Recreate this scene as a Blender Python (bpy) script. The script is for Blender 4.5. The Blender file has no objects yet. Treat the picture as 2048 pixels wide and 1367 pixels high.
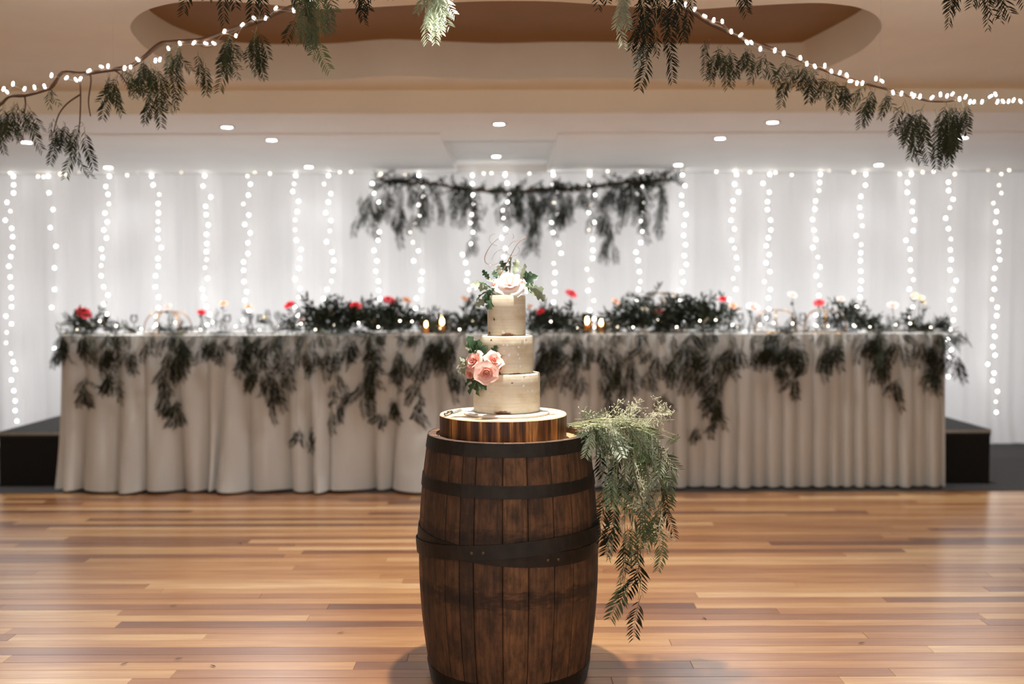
import bpy, bmesh, math, random
from mathutils import Vector, Matrix, Quaternion, Euler
R = random.Random(7)
PI = math.pi
S = bpy.context.scene
COL = S.collection

# ------------------------------------------------------------------ camera
F = 35.0 / 36.0 * 2048.0
PITCH = math.radians(2.69)
CH = 1.41
cam_d = bpy.data.cameras.new('camera'); cam = bpy.data.objects.new('camera', cam_d); COL.objects.link(cam)
cam.location = (0, 0, CH)
cam.rotation_euler = (PI / 2 - PITCH, math.radians(0.15), 0)
cam_d.lens = 35; cam_d.sensor_width = 36; cam_d.clip_end = 60; cam_d.clip_start = 0.05
cam_d.dof.use_dof = True; cam_d.dof.focus_distance = 3.60; cam_d.dof.aperture_fstop = 1.35
S.camera = cam
# ------------------------------------------------------------------ world / exposure
S.view_settings.view_transform = 'Standard'; S.view_settings.look = 'None'
S.view_settings.exposure = 0.15; S.view_settings.gamma = 1.0; S.view_settings.use_curve_mapping = False
W = bpy.data.worlds.new('world'); S.world = W; W.use_nodes = True
W.node_tree.nodes['Background'].inputs[0].default_value = (1.0, 0.97, 0.93, 1)
W.node_tree.nodes['Background'].inputs[1].default_value = 1.04
S.cycles.max_bounces = 8; S.cycles.diffuse_bounces = 4; S.cycles.glossy_bounces = 4
S.cycles.transmission_bounces = 6; S.cycles.sample_clamp_indirect = 4.0
S.cycles.caustics_reflective = False; S.cycles.caustics_refractive = False
SPOT_BARREL = 410.0      # lamp above the barrel (W)
DOWN_A, DOWN_B, DOWN_C = 32.0, 125.0, 6.0   # downlight rows over the stage (W)
ROOM_FILL = 9.0         # unseen warm downlights, added to fill the dance floor with light (W)
# wash light between the back wall and the sheer curtain, so that the curtain glows
bl_d = bpy.data.lights.new('curtain_backlight', 'AREA'); bl_d.shape = 'RECTANGLE'; bl_d.size = 12.6; bl_d.size_y = 2.4
bl_d.energy = 82.0; bl_d.color = (0.97, 0.985, 1.0)
bl = bpy.data.objects.new('curtain_backlight', bl_d); COL.objects.link(bl); bl.location = (0, 10.45, 1.28); bl.rotation_euler = (-PI / 2, 0, 0)


def P(px, py, y):
    """world point seen at pixel (px,py) of the 2048x1367 frame, at distance y"""
    a = (px - 1024.0) / F; b = -(py - 683.5) / F
    c, s = math.cos(PITCH), math.sin(PITCH)
    dy = c + b * s; dz = b * c - s
    k = y / dy
    return Vector((a * k, y, CH + dz * k))


def PZ(px, py, z):
    a = (px - 1024.0) / F; b = -(py - 683.5) / F
    c, s = math.cos(PITCH), math.sin(PITCH)
    dy = c + b * s; dz = b * c - s
    k = (z - CH) / dz
    return Vector((a * k, dy * k, z))


# ------------------------------------------------------------------ helpers
def link(o, parent=None):
    COL.objects.link(o)
    if parent is not None: o.parent = parent
    return o


def mesh(name, verts, faces, mat=None, smooth=False):
    me = bpy.data.meshes.new(name)
    me.from_pydata([tuple(v) for v in verts], [], faces); me.update()
    if mat is not None: me.materials.append(mat)
    if smooth:
        for p in me.polygons: p.use_smooth = True
    return me


def obj(name, me, parent=None, loc=None, rot=None, scale=None):
    o = bpy.data.objects.new(name, me); link(o, parent)
    if loc is not None: o.location = loc
    if rot is not None:
        if isinstance(rot, Quaternion):
            o.rotation_mode = 'QUATERNION'; o.rotation_quaternion = rot
        else: o.rotation_euler = rot
    if scale is not None: o.scale = (scale,) * 3 if isinstance(scale, (int, float)) else scale
    return o


def tag(o, label=None, cat=None, group=None, kind=None):
    if label: o['label'] = label
    if cat: o['category'] = cat
    if group: o['group'] = group
    if kind: o['kind'] = kind
    return o


def thing(name, label, cat, loc=(0, 0, 0), group=None, rot=None):
    o = bpy.data.objects.new(name, None); link(o); o.location = loc
    o.empty_display_size = 0.05
    if rot is not None: o.rotation_euler = rot
    return tag(o, label, cat, group)


def box(x0, x1, y0, y1, z0, z1, bev=0.0):
    if bev <= 0:
        v = [(x, y, z) for z in (z0, z1) for y in (y0, y1) for x in (x0, x1)]
        f = [(0, 2, 3, 1), (4, 5, 7, 6), (0, 1, 5, 4), (2, 6, 7, 3), (0, 4, 6, 2), (1, 3, 7, 5)]
        return v, f
    b = bev   # chamfered top
    v = [(x, y, z0) for y in (y0, y1) for x in (x0, x1)]
    v += [(x, y, z1 - b) for y in (y0, y1) for x in (x0, x1)]
    v += [(x, y, z1) for y in (y0 + b, y1 - b) for x in (x0 + b, x1 - b)]
    f = [(0, 2, 3, 1), (8, 9, 11, 10)]
    for k in (0, 4):
        f += [(k, k + 1, k + 5, k + 4), (k + 1, k + 3, k + 7, k + 5), (k + 3, k + 2, k + 6, k + 7), (k + 2, k, k + 4, k + 6)]
    return v, f


def join(parts):
    V, Fa = [], []
    for v, f in parts:
        n = len(V); V += [tuple(q) for q in v]; Fa += [tuple(i + n for i in g) for g in f]
    return V, Fa


def tube(pts, rad, n=6, cap=True):
    pts = [Vector(p) for p in pts]; m = len(pts)
    if not isinstance(rad, (list, tuple)): rad = [rad] * m
    V, Fa = [], []
    up = Vector((0.13, 0.2, 0.97))
    prev = None
    for i, p in enumerate(pts):
        t = (pts[min(i + 1, m - 1)] - pts[max(i - 1, 0)]).normalized()
        if prev is None:
            a = t.cross(up)
            if a.length < 1e-3: a = t.cross(Vector((1, 0, 0)))
        else:
            a = prev - t * prev.dot(t)
        a.normalize(); prev = a
        b = t.cross(a)
        for k in range(n):
            th = 2 * PI * k / n
            V.append(p + (a * math.cos(th) + b * math.sin(th)) * rad[i])
    for i in range(m - 1):
        for k in range(n):
            k2 = (k + 1) % n
            Fa.append((i * n + k, i * n + k2, (i + 1) * n + k2, (i + 1) * n + k))
    if cap:
        Fa.append(tuple(range(n - 1, -1, -1))); Fa.append(tuple((m - 1) * n + k for k in range(n)))
    return V, Fa


def lathe(prof, n=32, closed_top=True, closed_bot=True, wob=None):
    V, Fa = [], []
    m = len(prof)
    for r, z in prof:
        for k in range(n):
            th = 2 * PI * k / n
            rr = r * (wob(th) if wob else 1.0)
            V.append((rr * math.cos(th), rr * math.sin(th), z))
    for i in range(m - 1):
        for k in range(n):
            k2 = (k + 1) % n
            Fa.append((i * n + k, i * n + k2, (i + 1) * n + k2, (i + 1) * n + k))
    if closed_bot: Fa.append(tuple(range(n - 1, -1, -1)))
    if closed_top: Fa.append(tuple((m - 1) * n + k for k in range(n)))
    return V, Fa


def smooth_poly(pts, k=4):
    """Catmull-Rom through points"""
    pts = [Vector(p) for p in pts]; out = []
    for i in range(len(pts) - 1):
        p0 = pts[max(i - 1, 0)]; p1 = pts[i]; p2 = pts[i + 1]; p3 = pts[min(i + 2, len(pts) - 1)]
        for j in range(k):
            t = j / k
            out.append(0.5 * ((2 * p1) + (p2 - p0) * t + (2 * p0 - 5 * p1 + 4 * p2 - p3) * t * t + (3 * p1 - p0 - 3 * p2 + p3) * t ** 3))
    out.append(pts[-1])
    return out


def sub_obj(name, vf, mat, parent=None, smooth=False, loc=None, rot=None):
    return obj(name, mesh(name, vf[0], vf[1], mat, smooth), parent, loc, rot)


# ------------------------------------------------------------------ materials
def srgb(r, g, b):
    f = lambda c: (c / 255.0 / 12.92) if c / 255.0 <= 0.04045 else ((c / 255.0 + 0.055) / 1.055) ** 2.4
    return (f(r), f(g), f(b), 1.0)


class N:
    def __init__(self, name):
        self.m = bpy.data.materials.new(name); self.m.use_nodes = True
        self.t = self.m.node_tree; self.b = self.t.nodes['Principled BSDF']
        self.out = self.t.nodes['Material Output']

    def n(self, typ, **kw):
        nd = self.t.nodes.new(typ)
        for k, v in kw.items():
            if k.startswith('_'): setattr(nd, k[1:], v)
            else:
                key = int(k[1:]) if (k[0] == 'i' and k[1:].isdigit()) else k.replace('__', ' ')
                nd.inputs[key].default_value = v
        return nd

    def l(self, a, b): self.t.links.new(a, b)

    def set(self, **kw):
        for k, v in kw.items(): self.b.inputs[k.replace('_', ' ')].default_value = v
        return self

    def coords(self, scale=(1, 1, 1), src='Object', addrand=False):
        tc = self.n('ShaderNodeTexCoord'); mp = self.n('ShaderNodeMapping'); mp.inputs['Scale'].default_value = scale
        self.l(tc.outputs[src], mp.inputs['Vector'])
        if addrand:
            oi = self.n('ShaderNodeObjectInfo'); mu = self.n('ShaderNodeMath', _operation='MULTIPLY', i1=37.0)
            self.l(oi.outputs['Random'], mu.inputs[0]); self.l(mu.outputs[0], mp.inputs['Location'])
        return mp.outputs[0]

    def noise(self, vec, scale=5.0, detail=4.0, rough=0.55):
        nd = self.n('ShaderNodeTexNoise', Scale=scale, Detail=detail, Roughness=rough)
        if vec is not None: self.l(vec, nd.inputs['Vector'])
        return nd.outputs['Fac']

    def ramp(self, fac, stops):
        nd = self.n('ShaderNodeValToRGB'); cr = nd.color_ramp
        while len(cr.elements) > 1: cr.elements.remove(cr.elements[-1])
        cr.elements[0].position = stops[0][0]; cr.elements[0].color = stops[0][1]
        for p, c in stops[1:]:
            e = cr.elements.new(p); e.color = c
        self.l(fac, nd.inputs[0]); return nd.outputs[0]

    def mix(self, fac, a, b, mode='MIX'):
        nd = self.n('ShaderNodeMix', _data_type='RGBA', _blend_type=mode)
        for s, v in ((0, fac), (6, a), (7, b)):
            if hasattr(v, 'is_linked') or hasattr(v, 'node'): self.l(v, nd.inputs[s])
            else: nd.inputs[s].default_value = v
        return nd.outputs[2]

    def base(self, c):
        if hasattr(c, 'node'): self.l(c, self.b.inputs['Base Color'])
        else: self.b.inputs['Base Color'].default_value = c
        return self

    def bump(self, fac, strength=0.2, dist=0.01):
        nd = self.n('ShaderNodeBump', Strength=strength, Distance=dist)
        self.l(fac, nd.inputs['Height']); self.l(nd.outputs[0], self.b.inputs['Normal']); return self


def plain(name, c, rough=0.6, var=0.12, scale=20.0, metal=0.0, **kw):
    k = N(name)
    f = k.noise(k.coords(), scale)
    lo = tuple(x * (1 - var) for x in c[:3]) + (1,); hi = tuple(min(1, x * (1 + var)) for x in c[:3]) + (1,)
    k.base(k.ramp(f, [(0.3, lo), (0.7, hi)])).set(Roughness=rough, Metallic=metal, **kw)
    return k.m


def emit(name, c, s):
    k = N(name)
    k.base(c); k.set(Emission_Color=c, Emission_Strength=s, Roughness=0.4)
    return k.m


def glass(name, c=(1, 1, 1, 1), rough=0.02):
    k = N(name)
    tr = k.n('ShaderNodeBsdfTransparent'); tr.inputs['Color'].default_value = c
    gl = k.n('ShaderNodeBsdfGlossy'); gl.inputs['Roughness'].default_value = rough
    fr = k.n('ShaderNodeFresnel', IOR=1.5); mx = k.n('ShaderNodeMixShader')
    k.l(fr.outputs[0], mx.inputs[0]); k.l(tr.outputs[0], mx.inputs[1]); k.l(gl.outputs[0], mx.inputs[2]); k.l(mx.outputs[0], k.out.inputs['Surface'])
    return k.m


def leafmat(name, c1, c2, rough=0.42, trans=0.25):
    k = N(name)
    oi = k.n('ShaderNodeObjectInfo'); nz = k.noise(k.coords(), 60.0, 2)
    ad = k.n('ShaderNodeMath', _operation='MULTIPLY_ADD', i1=0.45, i2=0.0); k.l(nz, ad.inputs[0])
    a2 = k.n('ShaderNodeMath', _operation='MULTIPLY_ADD', i1=0.6); k.l(oi.outputs['Random'], a2.inputs[0]); k.l(ad.outputs[0], a2.inputs[2])
    col = k.ramp(a2.outputs[0], [(0.1, c1), (0.85, c2)])
    k.base(col).set(Roughness=rough, Specular_IOR_Level=0.5 if rough < 0.55 else 0.22)
    tr = k.n('ShaderNodeBsdfTranslucent'); k.l(col, tr.inputs['Color'])
    mx = k.n('ShaderNodeMixShader'); mx.inputs[0].default_value = trans
    k.l(k.b.outputs[0], mx.inputs[1]); k.l(tr.outputs[0], mx.inputs[2]); k.l(mx.outputs[0], k.out.inputs['Surface'])
    return k.m


M = {}
# floorboards: tone by board, long grain, knots
k = N('timber_floorboard')
oi = k.n('ShaderNodeObjectInfo')
gi = k.n('ShaderNodeNewGeometry'); sm = k.n('ShaderNodeMath', _operation='ADD'); fr_ = k.n('ShaderNodeMath', _operation='FRACT')
k.l(oi.outputs['Random'], sm.inputs[0]); k.l(gi.outputs['Random Per Island'], sm.inputs[1]); k.l(sm.outputs[0], fr_.inputs[0])
tone = k.ramp(fr_.outputs[0], [(0.0, srgb(100, 62, 37)), (0.14, srgb(124, 80, 47)), (0.34, srgb(150, 104, 62)), (0.6, srgb(166, 122, 76)), (0.85, srgb(178, 138, 92)), (1.0, srgb(192, 158, 115))])
v = k.coords((1.2, 26, 26), addrand=True)
g = k.noise(v, 3.0, 6, 0.6)
v2 = k.coords((0.8, 7, 7), addrand=True)
g2 = k.noise(v2, 2.0, 3)
c = k.mix(0.45, tone, k.ramp(g, [(0.3, srgb(195, 158, 122)), (0.62, (1, 1, 1, 1))]), 'MULTIPLY')
c = k.mix(0.5, c, k.ramp(g2, [(0.35, srgb(200, 160, 130)), (0.6, (1, 1, 1, 1))]), 'MULTIPLY')
k.base(c).set(Roughness=0.33, Coat_Weight=0.35, Coat_Roughness=0.22).bump(g, 0.05, 0.002)
M['board'] = k.m
M['subfloor'] = plain('dark_subfloor', srgb(40, 25, 16), 0.8)
k = N('charcoal_carpet'); f = k.noise(k.coords((1, 12, 1)), 60, 3)
k.base(k.ramp(f, [(0.3, srgb(38, 37, 37)), (0.7, srgb(66, 64, 62))])).set(Roughness=0.95).bump(f, 0.4, 0.004); M['carpet'] = k.m
M['ceil_tan'] = plain('tan_ceiling_paint', srgb(236, 228, 210), 0.6, 0.03, 3)
M['ceil_white'] = plain('white_ceiling_paint', srgb(244, 243, 242), 0.6, 0.02, 3)
M['recess_shade_brown'] = plain('brown_recess_shade', srgb(140, 106, 68), 0.75, 0.05, 4)  # brown tone with the dark of the unlit recess in it
M['wall'] = plain('beige_wall_paint', srgb(200, 186, 168), 0.8, 0.03, 4)
M['black_cloth'] = plain('black_stage_cloth', srgb(14, 13, 12), 0.9, 0.2, 40)
M['deck'] = plain('dark_stage_carpet', srgb(34, 34, 33), 0.9, 0.25, 90)
M['alu'] = plain('aluminium_edge', srgb(150, 148, 142), 0.35, 0.08, 30, 1.0)


def clothmat(name, c, trans):
    k = N(name)
    f = k.noise(k.coords((1, 1, 0.2)), 7, 3); w = k.noise(k.coords((300, 300, 300)), 3, 2)
    col = k.ramp(f, [(0.3, tuple(x * 0.96 for x in c[:3]) + (1,)), (0.7, c)])
    k.base(col).set(Roughness=0.85, Sheen_Weight=0.1).bump(w, 0.08, 0.001)
    tr = k.n('ShaderNodeBsdfTranslucent'); k.l(col, tr.inputs['Color'])
    mx = k.n('ShaderNodeMixShader'); mx.inputs[0].default_value = trans
    k.l(k.b.outputs[0], mx.inputs[1]); k.l(tr.outputs[0], mx.inputs[2]); k.l(mx.outputs[0], k.out.inputs['Surface'])
    return k.m


M['curtain'] = clothmat('white_sheer_curtain', srgb(240, 240, 242), 0.5)
M['skirt'] = clothmat('white_table_linen', srgb(212, 211, 206), 0.08)
# barrel staves: dark weathered oak, stain rings where hoops sat
k = N('weathered_oak_stave')
oi = k.n('ShaderNodeObjectInfo')
tone = k.ramp(oi.outputs['Random'], [(0.0, srgb(74, 50, 32)), (0.5, srgb(98, 66, 42)), (1.0, srgb(122, 86, 56))])
v = k.coords((40, 40, 2.2), addrand=True); g = k.noise(v, 2.0, 7, 0.65)
v2 = k.coords((7, 7, 4), addrand=True); g2 = k.noise(v2, 2.5, 6, 0.7)
c = k.mix(0.8, tone, k.ramp(g, [(0.32, srgb(110, 100, 92)), (0.6, (1, 1, 1, 1))]), 'MULTIPLY')
c = k.mix(0.75, c, k.ramp(g2, [(0.36, srgb(96, 84, 76)), (0.58, (1, 1, 1, 1))]), 'MULTIPLY')
tc = k.n('ShaderNodeTexCoord'); sx = k.n('ShaderNodeSeparateXYZ'); k.l(tc.outputs['Object'], sx.inputs[0])
nz = k.noise(k.coords((6, 6, 18)), 3.0, 5, 0.7)
ad = k.n('ShaderNodeMath', _operation='MULTIPLY_ADD', i1=0.14); k.l(nz, ad.inputs[0]); k.l(sx.outputs[2], ad.inputs[2])
st = k.ramp(ad.outputs[0], [(0.0, (1, 1, 1, 1)), (0.405, (1, 1, 1, 1)), (0.425, srgb(150, 138, 128)), (0.45, srgb(135, 122, 112)), (0.475, (1, 1, 1, 1)),
                            (0.62, (1, 1, 1, 1)), (0.655, srgb(150, 140, 132)), (0.69, (1, 1, 1, 1)), (1, (1, 1, 1, 1))])
c = k.mix(0.9, c, st, 'MULTIPLY')
k.base(c).set(Roughness=0.72).bump(g, 0.35, 0.004); M['stave'] = k.m
M['hoop'] = plain('blackened_iron_hoop', srgb(44, 38, 33), 0.55, 0.35, 18, 0.55)
M['rivet'] = plain('worn_iron_rivet', srgb(92, 80, 62), 0.5, 0.2, 60, 0.6)
M['oakhead'] = plain('pale_oak_head', srgb(170, 132, 92), 0.7, 0.2, 14)
k = N('log_slice_side')
v = k.coords((14, 14, 0.7)); g = k.noise(v, 2.2, 5, 0.6)
v2 = k.coords((60, 60, 3)); g2 = k.noise(v2, 2.0, 4)
c = k.ramp(g, [(0.40, srgb(62, 34, 16)), (0.50, srgb(104, 62, 30)), (0.57, srgb(160, 104, 52)), (0.62, srgb(206, 150, 88)), (0.70, srgb(120, 74, 38))])
c = k.mix(0.6, c, k.ramp(g2, [(0.35, srgb(120, 100, 86)), (0.6, (1, 1, 1, 1))]), 'MULTIPLY')
k.base(c).set(Roughness=0.5).bump(g2, 0.3, 0.003); M['logside'] = k.m
k = N('log_slice_top')
g = k.noise(k.coords(), 6, 4); wv = k.n('ShaderNodeTexWave', _wave_type='RINGS', Scale=22.0, Distortion=3.0, Detail=2.0)
wv.rings_direction = 'Z'; k.l(k.coords(), wv.inputs['Vector'])
c = k.ramp(wv.outputs['Fac'], [(0.0, srgb(214, 184, 146)), (1.0, srgb(238, 218, 188))])
c = k.mix(0.5, c, k.ramp(g, [(0.35, srgb(200, 160, 120)), (0.6, (1, 1, 1, 1))]), 'MULTIPLY')
k.base(c).set(Roughness=0.35); M['logtop'] = k.m


def frosting(name, crumb_at):
    k = N(name)
    st = k.noise(k.coords((2, 2, 55)), 2.0, 4, 0.6)
    c = k.ramp(st, [(0.3, srgb(218, 206, 182)), (0.6, srgb(232, 224, 206))])
    bl = k.noise(k.coords((10, 10, 10)), 2.0, 4)
    c = k.mix(0.5, c, k.ramp(bl, [(0.34, srgb(222, 208, 184)), (0.55, (1, 1, 1, 1))]), 'MULTIPLY')
    # bare crumb patches near the base, with a shape of their own
    tc = k.n('ShaderNodeTexCoord')
    nz = k.noise(k.coords((60, 60, 60)), 1.5, 5, 0.7)
    for (cx, cy, cz, sx, sz) in crumb_at:
        mp = k.n('ShaderNodeMapping'); mp.vector_type = 'TEXTURE'
        mp.inputs['Location'].default_value = (cx, cy, cz); mp.inputs['Scale'].default_value = (sx, sx, sz)
        k.l(tc.outputs['Object'], mp.inputs['Vector'])
        ln = k.n('ShaderNodeVectorMath', _operation='LENGTH'); k.l(mp.outputs[0], ln.inputs[0])
        ma = k.n('ShaderNodeMath', _operation='MULTIPLY_ADD', i1=0.9); k.l(nz, ma.inputs[0]); k.l(ln.outputs['Value'], ma.inputs[2])
        fc = k.ramp(ma.outputs[0], [(0.0, (1, 1, 1, 1)), (0.0 + 0.80, (1, 1, 1, 1)), (1.0, (0, 0, 0, 1))])
        c = k.mix(fc, c, srgb(104, 62, 36))
    k.base(c).set(Roughness=0.38, Subsurface_Weight=0.08).bump(st, 0.12, 0.003)
    k.b.inputs['Subsurface Radius'].default_value = (0.01, 0.006, 0.003)
    return k.m


M['silver'] = plain('silver_leaf', srgb(250, 250, 250), 0.25, 0.03, 60, 0.0)
M['board_white'] = plain('white_cake_board', srgb(232, 228, 222), 0.25, 0.02, 8)
M['rosegold'] = plain('rose_gold_metal', srgb(206, 160, 128), 0.22, 0.06, 30, 1.0)
M['gold'] = plain('brushed_gold_wire', srgb(176, 132, 84), 0.3, 0.08, 30, 1.0)
M['steel'] = plain('polished_steel', srgb(190, 194, 194), 0.12, 0.05, 30, 1.0)
M['leaf'] = leafmat('pepper_leaf', srgb(46, 58, 38), srgb(104, 122, 84))
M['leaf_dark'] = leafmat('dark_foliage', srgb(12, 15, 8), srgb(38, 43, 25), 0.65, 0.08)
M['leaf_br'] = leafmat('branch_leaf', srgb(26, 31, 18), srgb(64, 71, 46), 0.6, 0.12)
M['leaf_sage_lit'] = leafmat('sage_and_lit_leaf', srgb(96, 108, 86), srgb(172, 182, 158), 0.5)  # true sage on cake leaves; lamplit paleness painted on pepper-tree fronds
M['leaf_deep'] = leafmat('deep_green_leaf', srgb(28, 48, 32), srgb(70, 100, 66), 0.4)
M['twig'] = plain('brown_twig', srgb(92, 66, 44), 0.8, 0.2, 40)
M['twig_pale'] = plain('pale_green_twig', srgb(140, 144, 104), 0.7, 0.15, 40)
M['blossom'] = plain('cream_blossom', srgb(196, 196, 166), 0.6, 0.12, 80)
M['bulb'] = emit('fairy_bulb', (1.0, 0.97, 0.92, 1), 24.0)
M['bulb_dim'] = emit('fairy_bulb_dim', (1.0, 0.88, 0.70, 1), 7.0)
M['bulb_seed'] = emit('seed_bulb', (1.0, 0.86, 0.66, 1), 16.0)
M['bulb_branch'] = emit('branch_fairy_bulb', (0.96, 0.98, 1.0, 1), 18.0)
M['lens'] = emit('downlight_lens', (1.0, 0.97, 0.92, 1), 30.0)
M['flame'] = emit('candle_flame', (1.0, 0.80, 0.52, 1), 90.0)
M['trim_white'] = plain('white_light_trim', srgb(220, 220, 218), 0.5, 0.03)
M['wire'] = plain('clear_wire', srgb(190, 190, 180), 0.4, 0.05)
M['glass'] = glass('clear_glass')
M['amber'] = glass('amber_glass', (1.0, 0.82, 0.55, 1), 0.08)
M['wax'] = plain('ivory_wax', srgb(240, 226, 196), 0.5, 0.03, 20, 0.0, Subsurface_Weight=0.2)


def petalmat(name, c_in, c_out):
    k = N(name)
    tc = k.n('ShaderNodeTexCoord'); sx = k.n('ShaderNodeSeparateXYZ'); k.l(tc.outputs['Object'], sx.inputs[0])
    oi = k.n('ShaderNodeObjectInfo'); nz = k.noise(k.coords(), 70, 3)
    ln = k.n('ShaderNodeVectorMath', _operation='LENGTH'); k.l(tc.outputs['Object'], ln.inputs[0])
    mu = k.n('ShaderNodeMath', _operation='MULTIPLY_ADD', i1=22.0, i2=-0.2); k.l(ln.outputs['Value'], mu.inputs[0])
    col = k.ramp(mu.outputs[0], [(0.0, c_in), (0.75, c_out)])
    col = k.mix(0.25, col, k.ramp(nz, [(0.3, srgb(235, 225, 220)), (0.7, (1, 1, 1, 1))]), 'MULTIPLY')
    k.base(col).set(Roughness=0.5)
    tr = k.n('ShaderNodeBsdfTranslucent'); k.l(col, tr.inputs['Color'])
    mx = k.n('ShaderNodeMixShader'); mx.inputs[0].default_value = 0.3
    k.l(k.b.outputs[0], mx.inputs[1]); k.l(tr.outputs[0], mx.inputs[2]); k.l(mx.outputs[0], k.out.inputs['Surface'])
    return k.m


M['pink'] = petalmat('blush_petal', srgb(234, 162, 146), srgb(248, 222, 213))
M['white'] = petalmat('ivory_petal', srgb(240, 196, 182), srgb(252, 248, 244))
M['red'] = petalmat('red_petal', srgb(150, 10, 24), srgb(214, 30, 48))
M['coral'] = petalmat('coral_petal', srgb(208, 60, 66), srgb(226, 84, 92))
M['peach'] = petalmat('peach_petal', srgb(214, 140, 100), srgb(232, 184, 152))
M['cream'] = petalmat('cream_petal', srgb(210, 190, 140), srgb(238, 226, 196))

# ================================================================== SETTING
Z_SOF = 2.56     # soffit over the stage
Z_CEIL = 2.70    # dance-floor ceiling
XW = 6.6
Y_EDGE = 7.08    # timber ends, carpet begins
Y_BACK = 10.55
Y_OPEN = -0.6    # the room runs on, open, behind the camera

# ---- floor: sub-floor and boards
sf = sub_obj('floor', box(-XW, XW, Y_OPEN, Y_EDGE, -0.05, -0.012), M['subfloor']); tag(sf, kind='structure')
BW = 0.0805
y = Y_EDGE; row = 0; stuff_parts = []
while y > Y_OPEN + 0.1:
    y0 = y - BW
    x = -XW + R.uniform(-1.5, 0)
    while x < XW:
        L = R.choice([0.9, 1.4, 1.8, 2.4, 3.0, 3.6]) * R.uniform(0.85, 1.15)
        xa, xb = max(x, -XW), min(x + L, XW)
        half = y * 0.56 + 0.25
        if xb - xa > 0.02:
            if y0 > 3.35 and xa < half and xb > -half:
                cx = (xa + xb) / 2; cy = (y + y0) / 2
                vf = box(xa - cx + 0.0004, xb - cx - 0.0004, -BW / 2 + 0.0004, BW / 2 - 0.0004, -0.012, R.uniform(-0.0003, 0.0003), 0.0012)
                sub_obj('floorboard', vf, M['board'], sf, loc=(cx, cy, 0))
            else:
                stuff_parts.append(box(xa + 0.0004, xb - 0.0004, y0 + 0.0004, y - 0.0004, -0.012, 0.0, 0.0012))
        x += L
    y = y0; row += 1
st = sub_obj('floorboard_field', join(stuff_parts), M['board'], sf); st['kind'] = 'stuff'
cp = sub_obj('floor_carpet', box(-XW, XW, Y_EDGE, Y_BACK + 0.1, -0.05, 0.004), M['carpet']); tag(cp, kind='structure')

# ---- walls out of view, behind the curtain and at the sides
w = sub_obj('wall_back', box(-XW, XW, Y_BACK, Y_BACK + 0.1, 0.004, 3.1), M['wall']); tag(w, kind='structure')
for nm, xa in (('wall_left', -XW - 0.1), ('wall_right', XW)):
    w = sub_obj(nm, box(xa, xa + 0.1, Y_OPEN, Y_BACK + 0.1, -0.05, 3.1), M['wall']); tag(w, kind='structure')

# ---- ceiling with a wavy oval recess
right = [(1604, 159), (1666, 132), (1724, 103), (1758, 70), (1765, 51), (1751, 31), (1724, 19)]
near = [(1690, 12), (1621, 7.5), (1485, 14), (1380, 20), (1290, 16), (1193, 9), (1100, 3), (1000, 2), (920, 4), (850, 8), (780, 12), (680, 17), (600, 14), (520, 6), (430, 1), (359, 3)]
left = [(304, 15), (276, 30), (262, 50), (270, 70), (300, 100), (350, 128), (424, 150)]
far = [(500, 158), (600, 160), (680, 158), (750, 153), (800, 152), (900, 156), (1000, 159), (1120, 157), (1250, 158), (1380, 161), (1500, 162)]
outl = [PZ(a, b, Z_CEIL) for a, b in right + near + left + far]
outl = smooth_poly(outl + [outl[0]], 4)[:-1]
Y_FAS = PZ(1024, 225, Z_SOF).y     # fascia plane
bm = bmesh.new()
ov = [bm.verts.new(p) for p in outl]
cor = [bm.verts.new(p) for p in ((-XW, Y_OPEN, Z_CEIL), (XW, Y_OPEN, Z_CEIL), (XW, Y_FAS, Z_CEIL), (-XW, Y_FAS, Z_CEIL))]
ed = [bm.edges.new((ov[i], ov[(i + 1) % len(ov)])) for i in range(len(ov))] + [bm.edges.new((cor[i], cor[(i + 1) % 4])) for i in range(4)]
bmesh.ops.triangle_fill(bm, edges=ed, use_beauty=True, use_dissolve=False)
me = bpy.data.meshes.new('ceiling'); bm.to_mesh(me); bm.free(); me.materials.append(M['ceil_tan'])
ceil = obj('ceiling', me); tag(ceil, kind='structure')
n = len(outl); HR = 0.215
vs = outl + [p + Vector((0, 0, HR)) for p in outl]
sub_obj('recess_wall', (vs, [(i, (i + 1) % n, n + (i + 1) % n, n + i) for i in range(n)]), M['ceil_tan'], ceil, True)
sub_obj('recess_top', box(-2.3, 2.3, 3.9, 6.6, Z_CEIL + HR, Z_CEIL + HR + 0.03), M['recess_shade_brown'], ceil)
sub_obj('fascia', box(-XW, XW, Y_FAS, Y_FAS + 0.04, Z_SOF, Z_CEIL + 0.03), M['ceil_tan'], ceil)
# soffit over the stage: front strip, two dropped panels, a raised bay between them
Y_PAN = PZ(1024, 265, Z_SOF).y; Y_BAY = PZ(1024, 283, Z_SOF).y
XL = PZ(880, 265, Z_SOF).x; XR = PZ(1117, 265, Z_SOF).x
sub_obj('soffit', box(-XW, XW, Y_FAS + 0.04, Y_PAN + 0.02, Z_SOF, Z_SOF + 0.05), M['ceil_white'], ceil)
sub_obj('soffit_bay_strip', box(XL, XR, Y_PAN + 0.02, Y_BAY, Z_SOF, Z_SOF + 0.05), M['ceil_white'], ceil)
for xa, xb in ((-XW, XL), (XR, XW)):
    sub_obj('soffit_panel', box(xa, xb, Y_PAN, Y_BACK, Z_SOF - 0.012, Z_SOF + 0.12), M['ceil_white'], ceil)
sub_obj('soffit_bay', box(XL, XR, Y_BAY - 0.02, Y_BACK, Z_SOF + 0.06, Z_SOF + 0.10), M['ceil_white'], ceil)
sub_obj('soffit_bay_edge', box(XL, XR, Y_BAY - 0.02, Y_BAY, Z_SOF, Z_SOF + 0.08), M['ceil_white'], ceil)
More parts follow.
